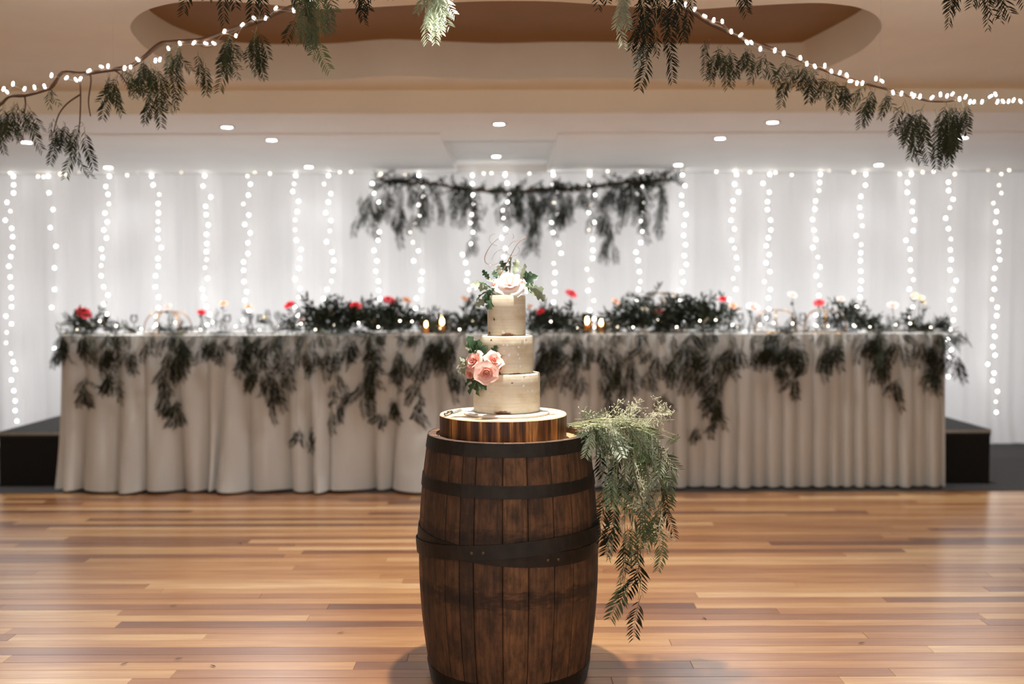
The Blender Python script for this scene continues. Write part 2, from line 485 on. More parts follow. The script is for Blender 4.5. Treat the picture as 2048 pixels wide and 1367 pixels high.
sub_obj('soffit_bay_blocker', box(XL, XR, 9.30, 9.32, Z_SOF - 0.02, Z_SOF + 0.08), M['ceil_white'], ceil)  # added panel that blocks backlight leaking through the bay

# ---- downlights
DL_RING = mesh('trim_ring', *lathe([(0.036, 0.0), (0.036, -0.006), (0.052, -0.006), (0.054, 0.0)], 24, False, False), M['trim_white'], True)
DL_LENS = mesh('light_lens', *lathe([(0.036, -0.0035), (0.02, -0.005), (0.001, -0.005)], 24, True, False), M['lens'], True)


def downlight(p, energy, color, label, group, spot=150, blend=0.6, radius=0.04):
    t = thing('downlight', label, 'ceiling light', p, group)
    obj('trim_ring', DL_RING, t); obj('light_lens', DL_LENS, t)
    ld = bpy.data.lights.new('downlight_lamp', 'SPOT'); ld.energy = energy; ld.color = color
    ld.spot_size = math.radians(spot); ld.spot_blend = blend; ld.shadow_soft_size = radius
    o = bpy.data.objects.new('downlight_lamp', ld); link(o, t); o.location = (0, 0, -0.05)
    return t


COOL = (0.96, 0.98, 1.0)
for a, b in ((455, 252), (999, 247), (1546, 245)):
    downlight(PZ(a, b, Z_SOF), DOWN_A, COOL, 'round recessed downlight in the soffit strip ahead of the white panels', 'downlights in the soffit strip')
for a, b in ((54, 281), (544, 278), (1441, 277), (1926, 277)):
    downlight(PZ(a, b, Z_SOF - 0.012), DOWN_B, COOL, 'round recessed downlight in the outer part of white ceiling panel', 'downlights in the white panels')
for a, b in ((217, 332), (618, 332), (1357, 330), (1758, 331)):
    downlight(PZ(a, b, Z_SOF - 0.012), DOWN_C, COOL, 'round recessed downlight in white ceiling panel close to the curtain', 'downlights next to the curtain')
downlight(PZ(993, 312, Z_SOF + 0.06), DOWN_C, COOL, 'single round downlight in the raised ceiling bay', None)
XB, YB = -0.0155, 3.66      # barrel axis
downlight((XB, YB - 0.03, Z_CEIL), SPOT_BARREL, (1.0, 0.96, 0.89), 'downlight straight above the barrel and cake', None, 105, 0.5, 0.03)
for x_ in (-3.2, -1.1, 1.1, 3.2):
    for y_ in (0.5, 1.9):
        downlight((x_, y_, Z_CEIL), ROOM_FILL, (1.0, 0.91, 0.80), 'unseen warm fill downlight added to the tan ceiling over the dance floor', 'added fill downlights over the dance floor', 140, 0.8, 0.12)

# ---- curtain: pleated white panels
YC = 9.33
npan = 6; cw = (2 * 6.56) / npan
for i in range(npan):
    xa = -6.56 + i * cw; nx, nz = 160, 10
    rp = random.Random(50)
    ph = [rp.uniform(0, 6.28) for _ in range(5)]
    V, Fa = [], []
    for iz in range(nz + 1):
        z = 0.012 + (2.545 - 0.012) * iz / nz
        for ix in range(nx + 1):
            u = ix / nx; x = xa + u * cw
            a = 0.009 * math.sin(2 * PI * x / 0.23 + ph[0] + 0.6 * math.sin(3.1 * x)) + 0.004 * math.sin(2 * PI * x / 0.11 + ph[1]) + 0.02 * math.sin(2 * PI * x / 0.71 + ph[2] + 0.3 * z)
            fl = 1.0 if z > 0.25 else 1 + 0.5 * (0.25 - z) / 0.25
            V.append((x, YC + a * fl - (0.07 if z < 0.02 else 0), z))
    for iz in range(nz):
        for ix in range(nx):
            q = iz * (nx + 1) + ix; Fa.append((q, q + 1, q + nx + 2, q + nx + 1))
    o = sub_obj('backdrop_curtain', (V, Fa), M['curtain'], None, True)
    tag(o, 'white sheer curtain panel falling in soft folds behind the table', 'curtain', 'backdrop curtain panels')
o = sub_obj('curtain_track', box(-6.56, 6.56, YC - 0.035, YC + 0.05, 2.545, 2.5485), M['trim_white'])
tag(o, 'slim white track along the top of the backdrop curtain', 'curtain rail')

# ---- stage
SX0, SX1, SY0, SY1, SZ = -3.81, 3.545, 7.335, 9.2, 0.41
t = thing('stage_platform', 'low black stage platform with aluminium front edge under the table', 'stage', ((SX0 + SX1) / 2, SY0, 0.004))
cx = (SX0 + SX1) / 2
sub_obj('deck', box(SX0 - cx, SX1 - cx, 0, SY1 - SY0, SZ - 0.05, SZ - 0.004, 0.004), M['deck'], t)
sub_obj('front_valance', box(SX0 - cx, SX1 - cx, 0.01, 0.03, 0, SZ - 0.05), M['black_cloth'], t)
for xa in (SX0 - cx, SX1 - cx - 0.02):
    sub_obj('side_valance', box(xa, xa + 0.02, 0.03, SY1 - SY0, 0, SZ - 0.05), M['black_cloth'], t)
sub_obj('edge_trim', box(SX0 - cx, SX1 - cx, -0.006, 0.0, SZ - 0.03, SZ - 0.006), M['alu'], t)

# ---- table linen
TX0, TX1, TY0, TY1, TZ = -3.27, 3.135, 7.235, 7.98, 1.125
nx, nz = 820, 26
rp = random.Random(3)
px_, pl = [], TX0
while pl < TX1 + 0.3:   # irregular pleat boundaries
    px_.append(pl); pl += (rp.uniform(0.13, 0.30) if pl < -0.3 else rp.uniform(0.085, 0.125))
lean = [rp.uniform(-0.10, 0.10) for _ in px_]; deep = [rp.uniform(0.6, 1.3) for _ in px_]


def skirt_off(x, s):
    lw = max(0.0, min(1.0, (-0.2 - x) / 0.4))
    best = 0
    for i in range(len(px_) - 1):
        a = px_[i] + lean[i] * s * lw * 0.9; b = px_[i + 1] + lean[i + 1] * s * lw * 0.9
        if a <= x < b:
            u = (x - a) / (b - a)
            best = deep[i] * (math.sin(PI * u ** 0.7) ** 0.6)
            break
    amp = (0.034 + 0.055 * s) * (1 - lw) + (0.024 + 0.10 * s ** 1.2) * lw
    o = best * amp
    o += lw * (0.015 * math.sin(5.1 * x + 3 * s) + 0.03 * s ** 4 * math.sin(9 * x + 1.0)) + lw * 0.07 * s ** 3
    return o


V, Fa = [], []
for iz in range(nz + 1):
    s = iz / nz
    for ix in range(nx + 1):
        x = TX0 + (TX1 - TX0) * ix / nx
        lw = max(0.0, min(1.0, (-0.2 - x) / 0.4))
        z = TZ - s * (TZ - 0.016 - lw * 0.004 * math.sin(14 * x))
        xx = x + (0.10 * (x - TX0 < 0.01) * 0) + (-0.055 * s * max(0, 1 - (x - TX0) / 0.8))
        V.append((xx, TY0 - skirt_off(x, s), z))
for iz in range(nz):
    for ix in range(nx):
        q = iz * (nx + 1) + ix; Fa.append((q, q + nx + 1, q + nx + 2, q + 1))
front = (V, Fa)
# top and end drops that stop on the stage
topv = [(TX0, TY0, TZ), (TX1, TY0, TZ), (TX1, TY1, TZ), (TX0, TY1, TZ)]
sides = []
for xs, sg in ((TX0, -1), (TX1, 1)):
    V, Fa = [], []
    for iz in range(9):
        s = iz / 8; z = TZ - s * (TZ - SZ - 0.006)
        for iy in range(41):
            yy = TY0 + (TY1 - TY0) * iy / 40
            V.append((xs + sg * s * (0.10 * (iy / 40) ** 0.5 + 0.02 * math.sin(iy * 0.9)), yy, z))
    for iz in range(8):
        for iy in range(40):
            q = iz * 41 + iy
            Fa.append((q, q + 1, q + 42, q + 41) if sg < 0 else (q, q + 41, q + 42, q + 1))
    sides.append((V, Fa))
back = ([(TX0, TY1, TZ), (TX1, TY1, TZ), (TX1 + 0.1, TY1 + 0.02, SZ + 0.006), (TX0 - 0.1, TY1 + 0.02, SZ + 0.006)], [(0, 1, 2, 3)])
tb = thing('head_table_linen', 'long white pleated cloth over the head table reaching the floor', 'tablecloth', (0, 0, 0))
sub_obj('cloth_top', (topv, [(0, 1, 2, 3)]), M['skirt'], tb)
sub_obj('cloth_front', front, M['skirt'], tb, True)
for sd in sides: sub_obj('cloth_end', sd, M['skirt'], tb, True)
sub_obj('cloth_back', back, M['skirt'], tb)

# ================================================================== FOLIAGE KIT
def leaflet(base, d, nrm, L, w, bend):
    """lanceolate leaflet: base point, direction, normal, length, width, bend vector"""
    d = d.normalized(); s = d.cross(nrm).normalized()
    p1 = base + d * L * 0.35 + bend * 0.12 * L; p2 = base + d * L * 0.72 + bend * 0.42 * L; p3 = base + d * L + bend * 0.85 * L
    fold = nrm.normalized() * w * 0.25
    v = [base, p1 + s * w * 0.5 + fold, p1 - s * w * 0.5 + fold, p2 + s * w * 0.38 + fold, p2 - s * w * 0.38 + fold, p3]
    return v, [(0, 1, 2), (1, 3, 4, 2), (3, 5, 4)]


def make_frond(seed, pairs, L, ll, lw, droop, sparse=0.0):
    """compound leaf along +X, leaflets in the XY plane, drooping to -Z"""
    r = random.Random(seed); parts = []
    def rach(t): return Vector((L * t * (1 - 0.12 * droop * t), 0.012 * math.sin(3 * t + seed), -droop * L * 0.45 * t * t))
    pts = [rach(i / 6) for i in range(7)]
    parts.append(tube(pts, [0.0013 - 0.0009 * i / 6 for i in range(7)], 3, False))
    for i in range(pairs):
        t = 0.10 + 0.88 * (i + 0.5) / pairs
        b = rach(t); tg = (rach(min(1, t + 0.05)) - rach(t - 0.05)).normalized()
        for sg in (-1, 1):
            if r.random() < sparse: continue
            side = Vector((0, sg, 0)); up = tg.cross(side) * sg
            ang = math.radians(r.uniform(44, 62))
            d = tg * math.cos(ang) + side * math.sin(ang) + Vector((0, 0, r.uniform(-0.15, 0.1)))
            sc = (1.0 if t < 0.6 else 1.0 - 0.9 * (t - 0.6)) * r.uniform(0.85, 1.1) * (0.7 + 0.5 * min(1, t * 3))
            b2 = b + tg * r.uniform(-0.002, 0.002)
            parts.append(leaflet(b2, d, up if up.z > 0 else -up, ll * sc, lw * sc, tg * 0.35))
    return mesh('frond', *join(parts), None)


def with_mat(me, m):
    c = me.copy(); c.materials.clear(); c.materials.append(m); return c


FR0 = [make_frond(1, 12, 0.19, 0.040, 0.0068, 0.3), make_frond(2, 10, 0.16, 0.038, 0.0070, 0.6), make_frond(3, 13, 0.22, 0.042, 0.0066, 0.2, 0.08),
       make_frond(4, 8, 0.13, 0.034, 0.0062, 0.5, 0.1), make_frond(5, 11, 0.18, 0.036, 0.0060, 0.8, 0.15)]
FR = {m: [with_mat(f, M[m]) for f in FR0] for m in ('leaf', 'leaf_dark', 'leaf_sage_lit', 'leaf_br')}


def make_spray(seed, nl, L, ll, lw):
    r = random.Random(seed); parts = []
    def st(t): return Vector((L * t, 0.02 * math.sin(2.5 * t + seed), 0.03 * t * t))
    parts.append(tube([st(i / 4) for i in range(5)], [0.002, 0.0018, 0.0015, 0.0012, 0.0008], 3, False))
    for i in range(nl):
        t = 0.15 + 0.85 * i / (nl - 1); th = i * 2.4 + r.uniform(-0.4, 0.4)
        side = Vector((0, math.cos(th), math.sin(th)))
        d = Vector((0.75, 0, 0)) + side * 0.8
        parts.append(leaflet(st(t), d, Vector((0, -math.sin(th), math.cos(th))), ll * r.uniform(0.75, 1.15), lw * r.uniform(0.8, 1.1), Vector((0.25, 0, -0.15))))
    return mesh('leafy_stem', *join(parts), None)


SP0 = [make_spray(11, 12, 0.17, 0.055, 0.022), make_spray(12, 14, 0.20, 0.050, 0.018), make_spray(13, 10, 0.14, 0.060, 0.024), make_spray(14, 16, 0.16, 0.042, 0.016)]
SP = {m: [with_mat(f, M[m]) for f in SP0] for m in ('leaf', 'leaf_dark', 'leaf_deep')}


def make_blossom(seed):
    r = random.Random(seed); parts = []
    n = 9
    main = [Vector((0.014 * i, 0.006 * math.sin(i * 0.8 + seed), 0.004 * i)) for i in range(n)]
    parts.append(tube(main, 0.0008, 3, False))
    dots = []
    for i in range(1, n):
        for k in range(3):
            th = r.uniform(0, 2 * PI); q = main[i] + Vector((r.uniform(0, 0.02), math.cos(th) * 0.022, math.sin(th) * 0.022)) * r.uniform(0.5, 1.1)
            parts.append(tube([main[i], q], 0.0005, 3, False)); dots.append(q)
            dots.append(q + Vector((r.uniform(-1, 1), r.uniform(-1, 1), r.uniform(-1, 1))) * 0.005)
    for q in dots:
        s = r.uniform(0.0016, 0.0026)
        parts.append(([q + Vector(e) * s for e in ((1, 0, 0), (-1, 0, 0), (0, 1, 0), (0, -1, 0), (0, 0, 1), (0, 0, -1))],
                      [(0, 2, 4), (2, 1, 4), (1, 3, 4), (3, 0, 4), (2, 0, 5), (1, 2, 5), (3, 1, 5), (0, 3, 5)]))
    return mesh('blossom_panicle', *join(parts), M['blossom'])


BL = [make_blossom(i) for i in range(3)]


def aim(d, roll=0.0):
    """quaternion taking +X to d"""
    return Vector((1, 0, 0)).rotation_difference(Vector(d).normalized()) @ Quaternion((1, 0, 0), roll)


def dirn(r, down=1.0, spread=0.35, bias=(0, 0, 0)):
    return Vector((r.gauss(0, spread) + bias[0], r.gauss(0, spread) + bias[1], -down + bias[2])).normalized()


def put_frond(parent, pos, d, r, key='leaf', sc=1.0, roll=None):
    return obj('frond', r.choice(FR[key]), parent, pos - parent.location, aim(d, r.uniform(-PI, PI) if roll is None else roll), sc * r.uniform(0.85, 1.12))


def sprig(parent, top, bottom, nf, r, key='leaf', hw=0.03, stemr=0.0012, sc=1.0, spread=0.3, face=None):
    """a hanging stem from top to bottom carrying nf fronds"""
    top, bottom = Vector(top), Vector(bottom)
    mid = (top + bottom) / 2 + Vector((r.uniform(-hw, hw), r.uniform(-hw, hw) * 0.5, 0))
    L = 0.15 * sc
    ln = (bottom - top).length
    end = top.lerp(bottom, max(0.12, (ln - L) / max(ln, 1e-3)))
    pts = smooth_poly([top, top.lerp(end, 0.5) + (mid - (top + bottom) / 2), end], 4)
    vf = tube([p - parent.location for p in pts], [stemr * (1 - 0.5 * i / len(pts)) for i in range(len(pts))], 4, False)
    sub_obj('hanging_stem', vf, M['twig_pale'], parent, True)
    for i in range(nf):
        t = (i + r.uniform(0.2, 0.9)) / nf
        j = t * (len(pts) - 1); a = int(min(j, len(pts) - 2)); p = pts[a].lerp(pts[a + 1], j - a)
        p = p + Vector((r.uniform(-hw, hw), r.uniform(-hw, hw) * 0.5, 0)) * 0.6
        side = 1 if i % 2 else -1
        d = dirn(r, 1.0, spread, (side * 0.28 * (1 - 0.6 * t), 0, 0))
        # blades turn to face the camera or the room at random
        put_frond(parent, p, d, r, key, sc, roll=None if face is None else face + r.uniform(-0.6, 0.6))


# ================================================================== BARREL
bar = thing('oak_barrel', 'dark weathered oak barrel with black iron hoops standing on the timber floor', 'barrel', (XB, YB, 0.0))
BH = 0.905


def brad(z):
    u = (z - 0.445) / 0.46
    return 0.331 - (0.038 if u > 0 else 0.046) * abs(u) ** 2.0


NS = 27; rp = random.Random(21)
wd = [rp.uniform(0.7, 1.35) for _ in range(NS)]; tot = sum(wd); a0 = 0.3
for i in range(NS):
    a1 = a0 + wd[i] / tot * 2 * PI; V, Fa = [], []
    nzz = 16; gap = 0.0035
    for iz in range(nzz + 1):
        z = 0.002 + (BH - 0.002) * iz / nzz; rr = brad(z)
        for j, (fa, dr) in enumerate(((0.0, -0.0035), (0.05, -0.0005), (0.5, 0.0008), (0.95, -0.0005), (1.0, -0.0035))):
            a = a0 + gap + (a1 - a0 - 2 * gap) * fa
            V.append(((rr + dr) * math.cos(a), (rr + dr) * math.sin(a), z))
        for fa in (1.0, 0.0):
            a = a0 + gap + (a1 - a0 - 2 * gap) * fa
            V.append(((rr - 0.026) * math.cos(a), (rr - 0.026) * math.sin(a), z))
    for iz in range(nzz):
        for j in range(7):
            q = iz * 7 + j; q2 = iz * 7 + (j + 1) % 7
            Fa.append((q, q2, q2 + 7, q + 7))
    Fa.append(tuple(range(6, -1, -1))); Fa.append(tuple(nzz * 7 + j for j in range(7)))
    o = sub_obj('stave', (V, Fa), M['stave'], bar)
    for pl_ in o.data.polygons: pl_.use_smooth = False
    a0 = a1
sub_obj('barrel_head', lathe([(brad(0.88) - 0.027, 0.862), (brad(0.88) - 0.027, 0.882)], 48), M['oakhead'], bar)


def hoop(zc, hh, ex, tilt=(0, 0, 0), riv=()):
    V, Fa = [], []; n = 72
    for k in range(n):
        th = 2 * PI * k / n
        for (dz, dr) in ((-hh / 2, 0.0), (-hh / 2, 0.003), (hh / 2, 0.003), (hh / 2, 0.0)):
            z = zc + dz; rr = (brad(z) if not any(tilt) else brad(zc)) + ex + dr
            V.append((rr * math.cos(th), rr * math.sin(th), dz))
    for k in range(n):
        for j in range(4):
            q = k * 4 + j; q2 = k * 4 + (j + 1) % 4; k2 = (k + 1) % n
            Fa.append((q, k2 * 4 + j, k2 * 4 + (j + 1) % 4, q2))
    o = sub_obj('iron_hoop', (V, Fa), M['hoop'], bar, False, (0, 0, zc), tilt)
    for a, dz in riv:
        th = math.radians(a); rr = brad(zc) + ex + 0.003
        sub_obj('rivet', lathe([(0.0075, -0.001), (0.006, 0.0025), (0.003, 0.004)], 10), M['rivet'], o, True,
                (rr * math.cos(th), rr * math.sin(th), dz), aim((0, 0, 1)) if False else Vector((0, 0, 1)).rotation_difference(Vector((math.cos(th), math.sin(th), 0))))
    return o


hoop(0.882, 0.047, 0.0008)
hoop(0.742, 0.043, 0.0010)
hoop(0.524, 0.050, 0.0095, (math.radians(-4.0), math.radians(-4.6), 0), [(-104, 0.0), (-111, 0.0)])
hoop(0.527, 0.050, 0.0030, (math.radians(1.6), math.radians(4.0), 0), [(-66, 0.0), (-59, 0.0)])
hoop(0.036, 0.066, 0.0010)

# ---- log slice
ls = thing('log_slice', 'round dark-sided timber log slice lying on top of the barrel', 'log slice', (-0.033, YB - 0.012, 0.883))
rw = random.Random(4); hs = [(rw.uniform(0, 6.28), rw.uniform(0.002, 0.006)) for _ in range(7)]
wob = lambda th: 1.0 + sum(a * math.sin((i + 2) * th + p) for i, (p, a) in enumerate(hs))
SLAB_H = 0.094
sub_obj('bark_side', lathe([(0.2295, 0.0), (0.232, 0.004), (0.2325, SLAB_H - 0.004)], 96, False, True, wob), M['logside'], ls, True)
sub_obj('cut_face', lathe([(0.2325, SLAB_H - 0.004), (0.230, SLAB_H), (0.001, SLAB_H)], 96, True, False, wob), M['logtop'], ls, False)
ZS = 0.883 + SLAB_H
CX, CY = PZ(1013, 826, ZS).x, YB - 0.03

cb = thing('cake_board', 'thin round white cake board lying on the log slice', 'cake board', (CX, CY, ZS))
sub_obj('board_disc', lathe([(0.153, 0.0), (0.156, 0.003), (0.156, 0.008), (0.152, 0.011), (0.001, 0.011)], 72), M['board_white'], cb, False)

# ---- cake
ZC0 = ZS + 0.011
ck = thing('wedding_cake', 'three-tier semi-naked wedding cake with ivory frosting and silver leaf', 'cake', (CX, CY, ZC0))
tiers = [(0.1215, 0.0, 0.140), (0.0965, 0.140, 0.136), (0.0695, 0.276, 0.146)]
crumbs = [[(-0.014, -0.122, 0.004, 0.062, 0.020), (0.02, -0.122, 0.112, 0.010, 0.006)],
          [(-0.055, -0.08, 0.122, 0.008, 0.007), (0.03, -0.09, 0.0, 0.05, 0.010)],
          [(0.006, -0.07, 0.003, 0.056, 0.018), (-0.045, -0.055, 0.06, 0.009, 0.012), (-0.06, -0.03, 0.01, 0.02, 0.01)]]
tier_o = []
for i, (r_, z_, h_) in enumerate(tiers):
    wv_ = lambda th, i=i: 1 + 0.003 * math.sin(3 * th + i) + 0.002 * math.sin(7 * th + 2 * i)
    prof = [(r_ * 0.992, 0.0005), (r_, 0.006), (r_ * 1.0, h_ * 0.3), (r_ * 1.004, h_ * 0.6), (r_, h_ - 0.004), (r_ - 0.0015, h_ - 0.001), (r_ - 0.004, h_), (r_ * 0.5, h_ - 0.001), (0.001, h_ - 0.001)]
    o = sub_obj('cake_tier', lathe(prof, 96, True, True, wv_), frosting('frosting_tier%d' % i, crumbs[i]), ck, True, (0, 0, z_))
    tier_o.append((o, r_, z_, h_))
# silver leaf flakes: (tier, angle from front in degrees, height, size)
fl = [(1, -6, .106, .009), (1, 2, .108, .012), (1, 26, .098, .010), (1, 14, .094, .004), (1, -5, .083, .006), (1, 6, .071, .011), (1, 25, .072, .009), (1, 28, .057, .009), (1, 2, .06, .005),
      (1, 15, .048, .005), (1, 21, .030, .006), (1, 30, .028, .008), (1, -12, .113, .004), (1, 36, .118, .011), (1, 46, .123, .010),
      (0, 27, .118, .008), (0, 30, .100, .009), (0, 48, .115, .008), (0, 38, .082, .007), (0, 49, .080, .009), (0, 58, .076, .006), (0, 62, .06, .006), (0, 55, .045, .005), (0, 67, .030, .008), (0, 74, .028, .007), (0, 31, .134, .012), (0, 40, .133, .006), (0, 70, .05, .005),
      (2, -10, .015, .008), (2, -6, .012, .006)]
rf = random.Random(9)
for ti, an, hz, sz in fl:
    o, r_, z_, h_ = tier_o[ti]
    n_ = 6; st_ = rf.uniform(0, 3); V = []
    for kx in range(n_):
        th = st_ + 2 * PI * kx / n_; q = sz * 0.8 * rf.uniform(0.45, 1.1)
        V.append((q * math.cos(th) * 0.8, q * math.sin(th) * rf.uniform(0.7, 1.2)))
    a = math.radians(an - 90); rr = r_ * 1.0055 + 0.0006
    pts = []
    for u, v_ in V:
        aa = a + u / rr; pts.append(((rr) * math.cos(aa), rr * math.sin(aa), hz + v_))
    c_ = ((rr + 0.0006) * math.cos(a), (rr + 0.0006) * math.sin(a), hz)
    sub_obj('silver_leaf', (pts + [c_], [(i, (i + 1) % n_, n_) for i in range(n_)]), M['silver'], o)

# ---- monogram topper
def topper_pt(u, v): return P(920 + u / 7.195, 450 + v / 7.195, CY)


big_c = [(762, 196), (776, 160), (752, 126), (700, 122), (640, 143), (570, 182), (500, 235), (432, 310), (384, 390), (357, 460), (361, 520), (390, 556), (450, 571), (520, 560), (590, 520), (640, 460), (664, 400), (652, 364), (608, 351), (550, 370), (492, 420), (458, 494)]
c_loop = [(535, 293), (474, 276), (428, 232), (424, 182), (458, 138), (512, 122)]
g_bowl = [(960, 182), (920, 196), (850, 216), (764, 240), (712, 290), (676, 350), (682, 400), (722, 436), (790, 440), (840, 402), (856, 350), (836, 312)]
stem = [(948, 188), (862, 238), (804, 304), (742, 420), (688, 520), (622, 650), (570, 745), (520, 830)]
tp = thing('monogram_topper', 'rose gold script monogram cake topper standing in the top tier', 'cake topper', P(920 + 560 / 7.195, 450 + 800 / 7.195, CY))
for nm, pts, rmin, rmax in (('letter_stroke', big_c, 0.0006, 0.0016), ('letter_stroke', c_loop, 0.0006, 0.0006), ('letter_stroke', g_bowl, 0.0006, 0.0007), ('letter_stem', stem, 0.0008, 0.0016)):
    q = smooth_poly([topper_pt(a, b) - tp.location for a, b in pts], 5); m_ = len(q)
    rad = [rmin + (rmax - rmin) * (math.exp(-((i / m_ - 0.42) / 0.10) ** 2) if nm == 'letter_stroke' else min(1, max(0, (i / m_ - 0.25) / 0.2))) for i in range(m_)]
    sub_obj(nm, tube(q, rad, 6), M['rosegold'], tp, True)

# ---- roses with single petals
def petal_mesh(ring, Rr, mat, seed=0):
    cfg = [(0.07, 0.17, 0.62, 1.10, 0.05), (0.13, 0.36, 0.62, 0.95, 0.10), (0.17, 0.62, 0.52, 0.80, 0.22), (0.20, 0.92, 0.34, 0.68, 0.38), (0.20, 1.05, 0.12, 0.60, 0.40)][ring]
    r0, r1, h1, spr, curl = cfg
    nu, nv = 6, 6; V, Fa = [], []; r = random.Random(seed)
    for j in range(nv + 1):
        v = j / nv
        for i in range(nu + 1):
            u = -1 + 2 * i / nu
            wv_ = (0.35 + 0.65 * math.sin(PI * min(1, v * 0.62 + 0.12)))
            a = u * spr * wv_
            edge = 1 - 0.16 * u * u * v
            rho = (r0 + (r1 - r0) * v ** 1.1) * (1 + (0.05 * math.sin(3 * u + seed) * v if ring > 1 else 0))
            h = h1 * (v ** 0.8) * edge - curl * max(0, v - 0.7) ** 1.4 * 1.6
            rho2 = rho * (1 + 0.10 * u * u * v * (1 if ring > 1 else -0.2))
            V.append((Rr * rho2 * math.cos(a), Rr * rho2 * math.sin(a), Rr * h))
    for j in range(nv):
        for i in range(nu):
            q = j * (nu + 1) + i; Fa.append((q, q + 1, q + nu + 2, q + nu + 1))
    return mesh('petal', V, Fa, mat, True)


def rose(label, pos, d, Rr, mat, rings=(3, 4, 5, 6), seed=0, group=None, name='garden_rose'):
    t = thing(name, label, 'flower', pos, group); r = random.Random(seed)
    qd = Vector((0, 0, 1)).rotation_difference(Vector(d).normalized())
    for k_, n_ in enumerate(rings):
        me_ = petal_mesh(k_, Rr, mat, seed + k_); a = r.uniform(0, 6)
        for i in range(n_):
            th = a + 2 * PI * i / n_ + r.uniform(-0.12, 0.12)
            q = qd @ Quaternion((0, 0, 1), th) @ Quaternion((0, 1, 0), r.uniform(-0.06, 0.10))
            obj('petal', me_, t, (0, 0, 0), q, r.uniform(0.93, 1.06))
    return t


def lobed_leaf(seed, L, Wd, lobes, mat, curve=0.25):
    r = random.Random(seed); n = 16; V, Fa = [], []
    for i in range(n + 1):
        t = i / n
        w = Wd * (math.sin(PI * min(1, 0.06 + 0.94 * t)) ** 0.7) * (0.78 + 0.30 * math.cos(2 * PI * lobes * t + 0.4)) * (1.0 if t < 0.97 else 0.2)
        z = -curve * L * t * t + 0.02 * L * math.sin(8 * t + seed)
        V += [(L * t, 0, z), (L * t + w * 0.25, w, z + w * 0.22), (L * t + w * 0.25, -w, z + w * 0.22)]
    for i in range(n):
        a = 3 * i; b = a + 3
        Fa += [(a, b, b + 1, a + 1), (a, a + 2, b + 2, b)]
    return mesh('leaf', V, Fa, mat, True)


LL = {m: [lobed_leaf(s, 0.055, 0.018, 3.5, M[m], c_) for s, c_ in ((1, 0.2), (2, 0.45), (3, 0.05))] for m in ('leaf_sage_lit', 'leaf_deep')}


def leafset(label, base, leaves, extra=None):
    t = thing('leaf_cluster', label, 'leaves', base)
    r = random.Random(5)
    for (px, py, dy, ang, sz, m_) in leaves:       # centre pixel, depth offset, direction in the picture plane, size, material
        p = P(px, py, base.y + dy)
        d = Vector((math.cos(math.radians(ang)), r.uniform(-0.45, 0.25), math.sin(math.radians(ang))))
        sz *= 1.2
        obj('leaf', r.choice(LL[m_]), t, p - base - d.normalized() * 0.027 * sz, aim(d, r.uniform(-0.5, 0.5) + PI * 0.5 * r.choice([0.6, 1.0, 1.4])), sz)
    return t


ztop = ZC0 + 0.422
rose('large ivory garden rose on top of the cake', P(1019, 572, CY - 0.015), (0.02, -0.62, 0.70), 0.060, M['white'], (3, 5, 7, 8, 8), 31)
rose('small blush rosebud tucked beside the ivory rose', P(991, 572, CY - 0.02), (-0.7, -0.6, 0.3), 0.018, M['pink'], (3, 4, 4), 33)
rose('small blush rose tucked under the right of ivory rose', P(1042, 570, CY - 0.02), (0.55, -0.8, 0.2), 0.022, M['pink'], (3, 4, 5), 35)
base = P(1013, 585, CY - 0.005)
leafset('sage and green lobed leaves around the ivory rose on the cake top', base,
        [(958, 572, .0, 165, 1.0, 'leaf_sage_lit'), (972, 570, -.01, 150, .9, 'leaf_deep'), (965, 584, -.01, 195, 1.0, 'leaf_deep'), (985, 586, -.03, 215, 1.0, 'leaf_deep'),
         (992, 596, -.04, 200, 1.05, 'leaf_sage_lit'), (984, 604, -.04, 235, .95, 'leaf_deep'), (966, 602, -.02, 215, .8, 'leaf_sage_lit'), (976, 592, -.03, 250, .8, 'leaf_deep'),
         (1020, 531, .03, 95, 1.0, 'leaf_sage_lit'), (1032, 533, .02, 70, .9, 'leaf_sage_lit'), (1008, 532, .03, 120, .7, 'leaf_deep'), (1046, 545, .01, 60, 1.0, 'leaf_sage_lit'),
         (1056, 560, .0, 35, 1.0, 'leaf_deep'), (1050, 552, .02, 20, .9, 'leaf_deep'), (1068, 577, -.01, -5, 1.1, 'leaf_sage_lit'), (1076, 586, -.02, -25, 1.1, 'leaf_sage_lit'), (1060, 575, -.01, 5, .9, 'leaf_deep'),
         (972, 548, .01, 130, .6, 'leaf_deep'), (980, 560, .0, 140, .6, 'leaf_sage_lit'), (990, 548, .01, 115, .55, 'leaf_deep'), (998, 541, .02, 100, .6, 'leaf_sage_lit')])
yb_ = CY - 0.112
rose('open blush rose at the front of the cake bouquet', P(972, 744, yb_ - 0.025), (0.05, -0.93, -0.15), 0.047, M['pink'], (3, 4, 5, 6), 41)
rose('blush garden rose on the outer side of the cake bouquet', P(951, 724, yb_ + 0.02), (-0.6, -0.7, 0.35), 0.044, M['pink'], (3, 4, 5, 6), 43)
rose('blush garden rose against the middle cake tier', P(986, 722, yb_ + 0.004), (0.25, -0.8, 0.5), 0.040, M['pink'], (3, 4, 5, 6), 45)
rose('small blush rose low on the outer edge of the cake bouquet', P(942, 745, yb_ + 0.025), (-0.7, -0.6, -0.3), 0.030, M['pink'], (3, 4, 5, 5), 47)
rose('tiny peach bud beside the cake bouquet', P(998, 735, yb_ - 0.004), (0.6, -0.8, 0.1), 0.013, M['peach'], (3, 4, 4), 49)
base = P(965, 735, yb_ + 0.03)
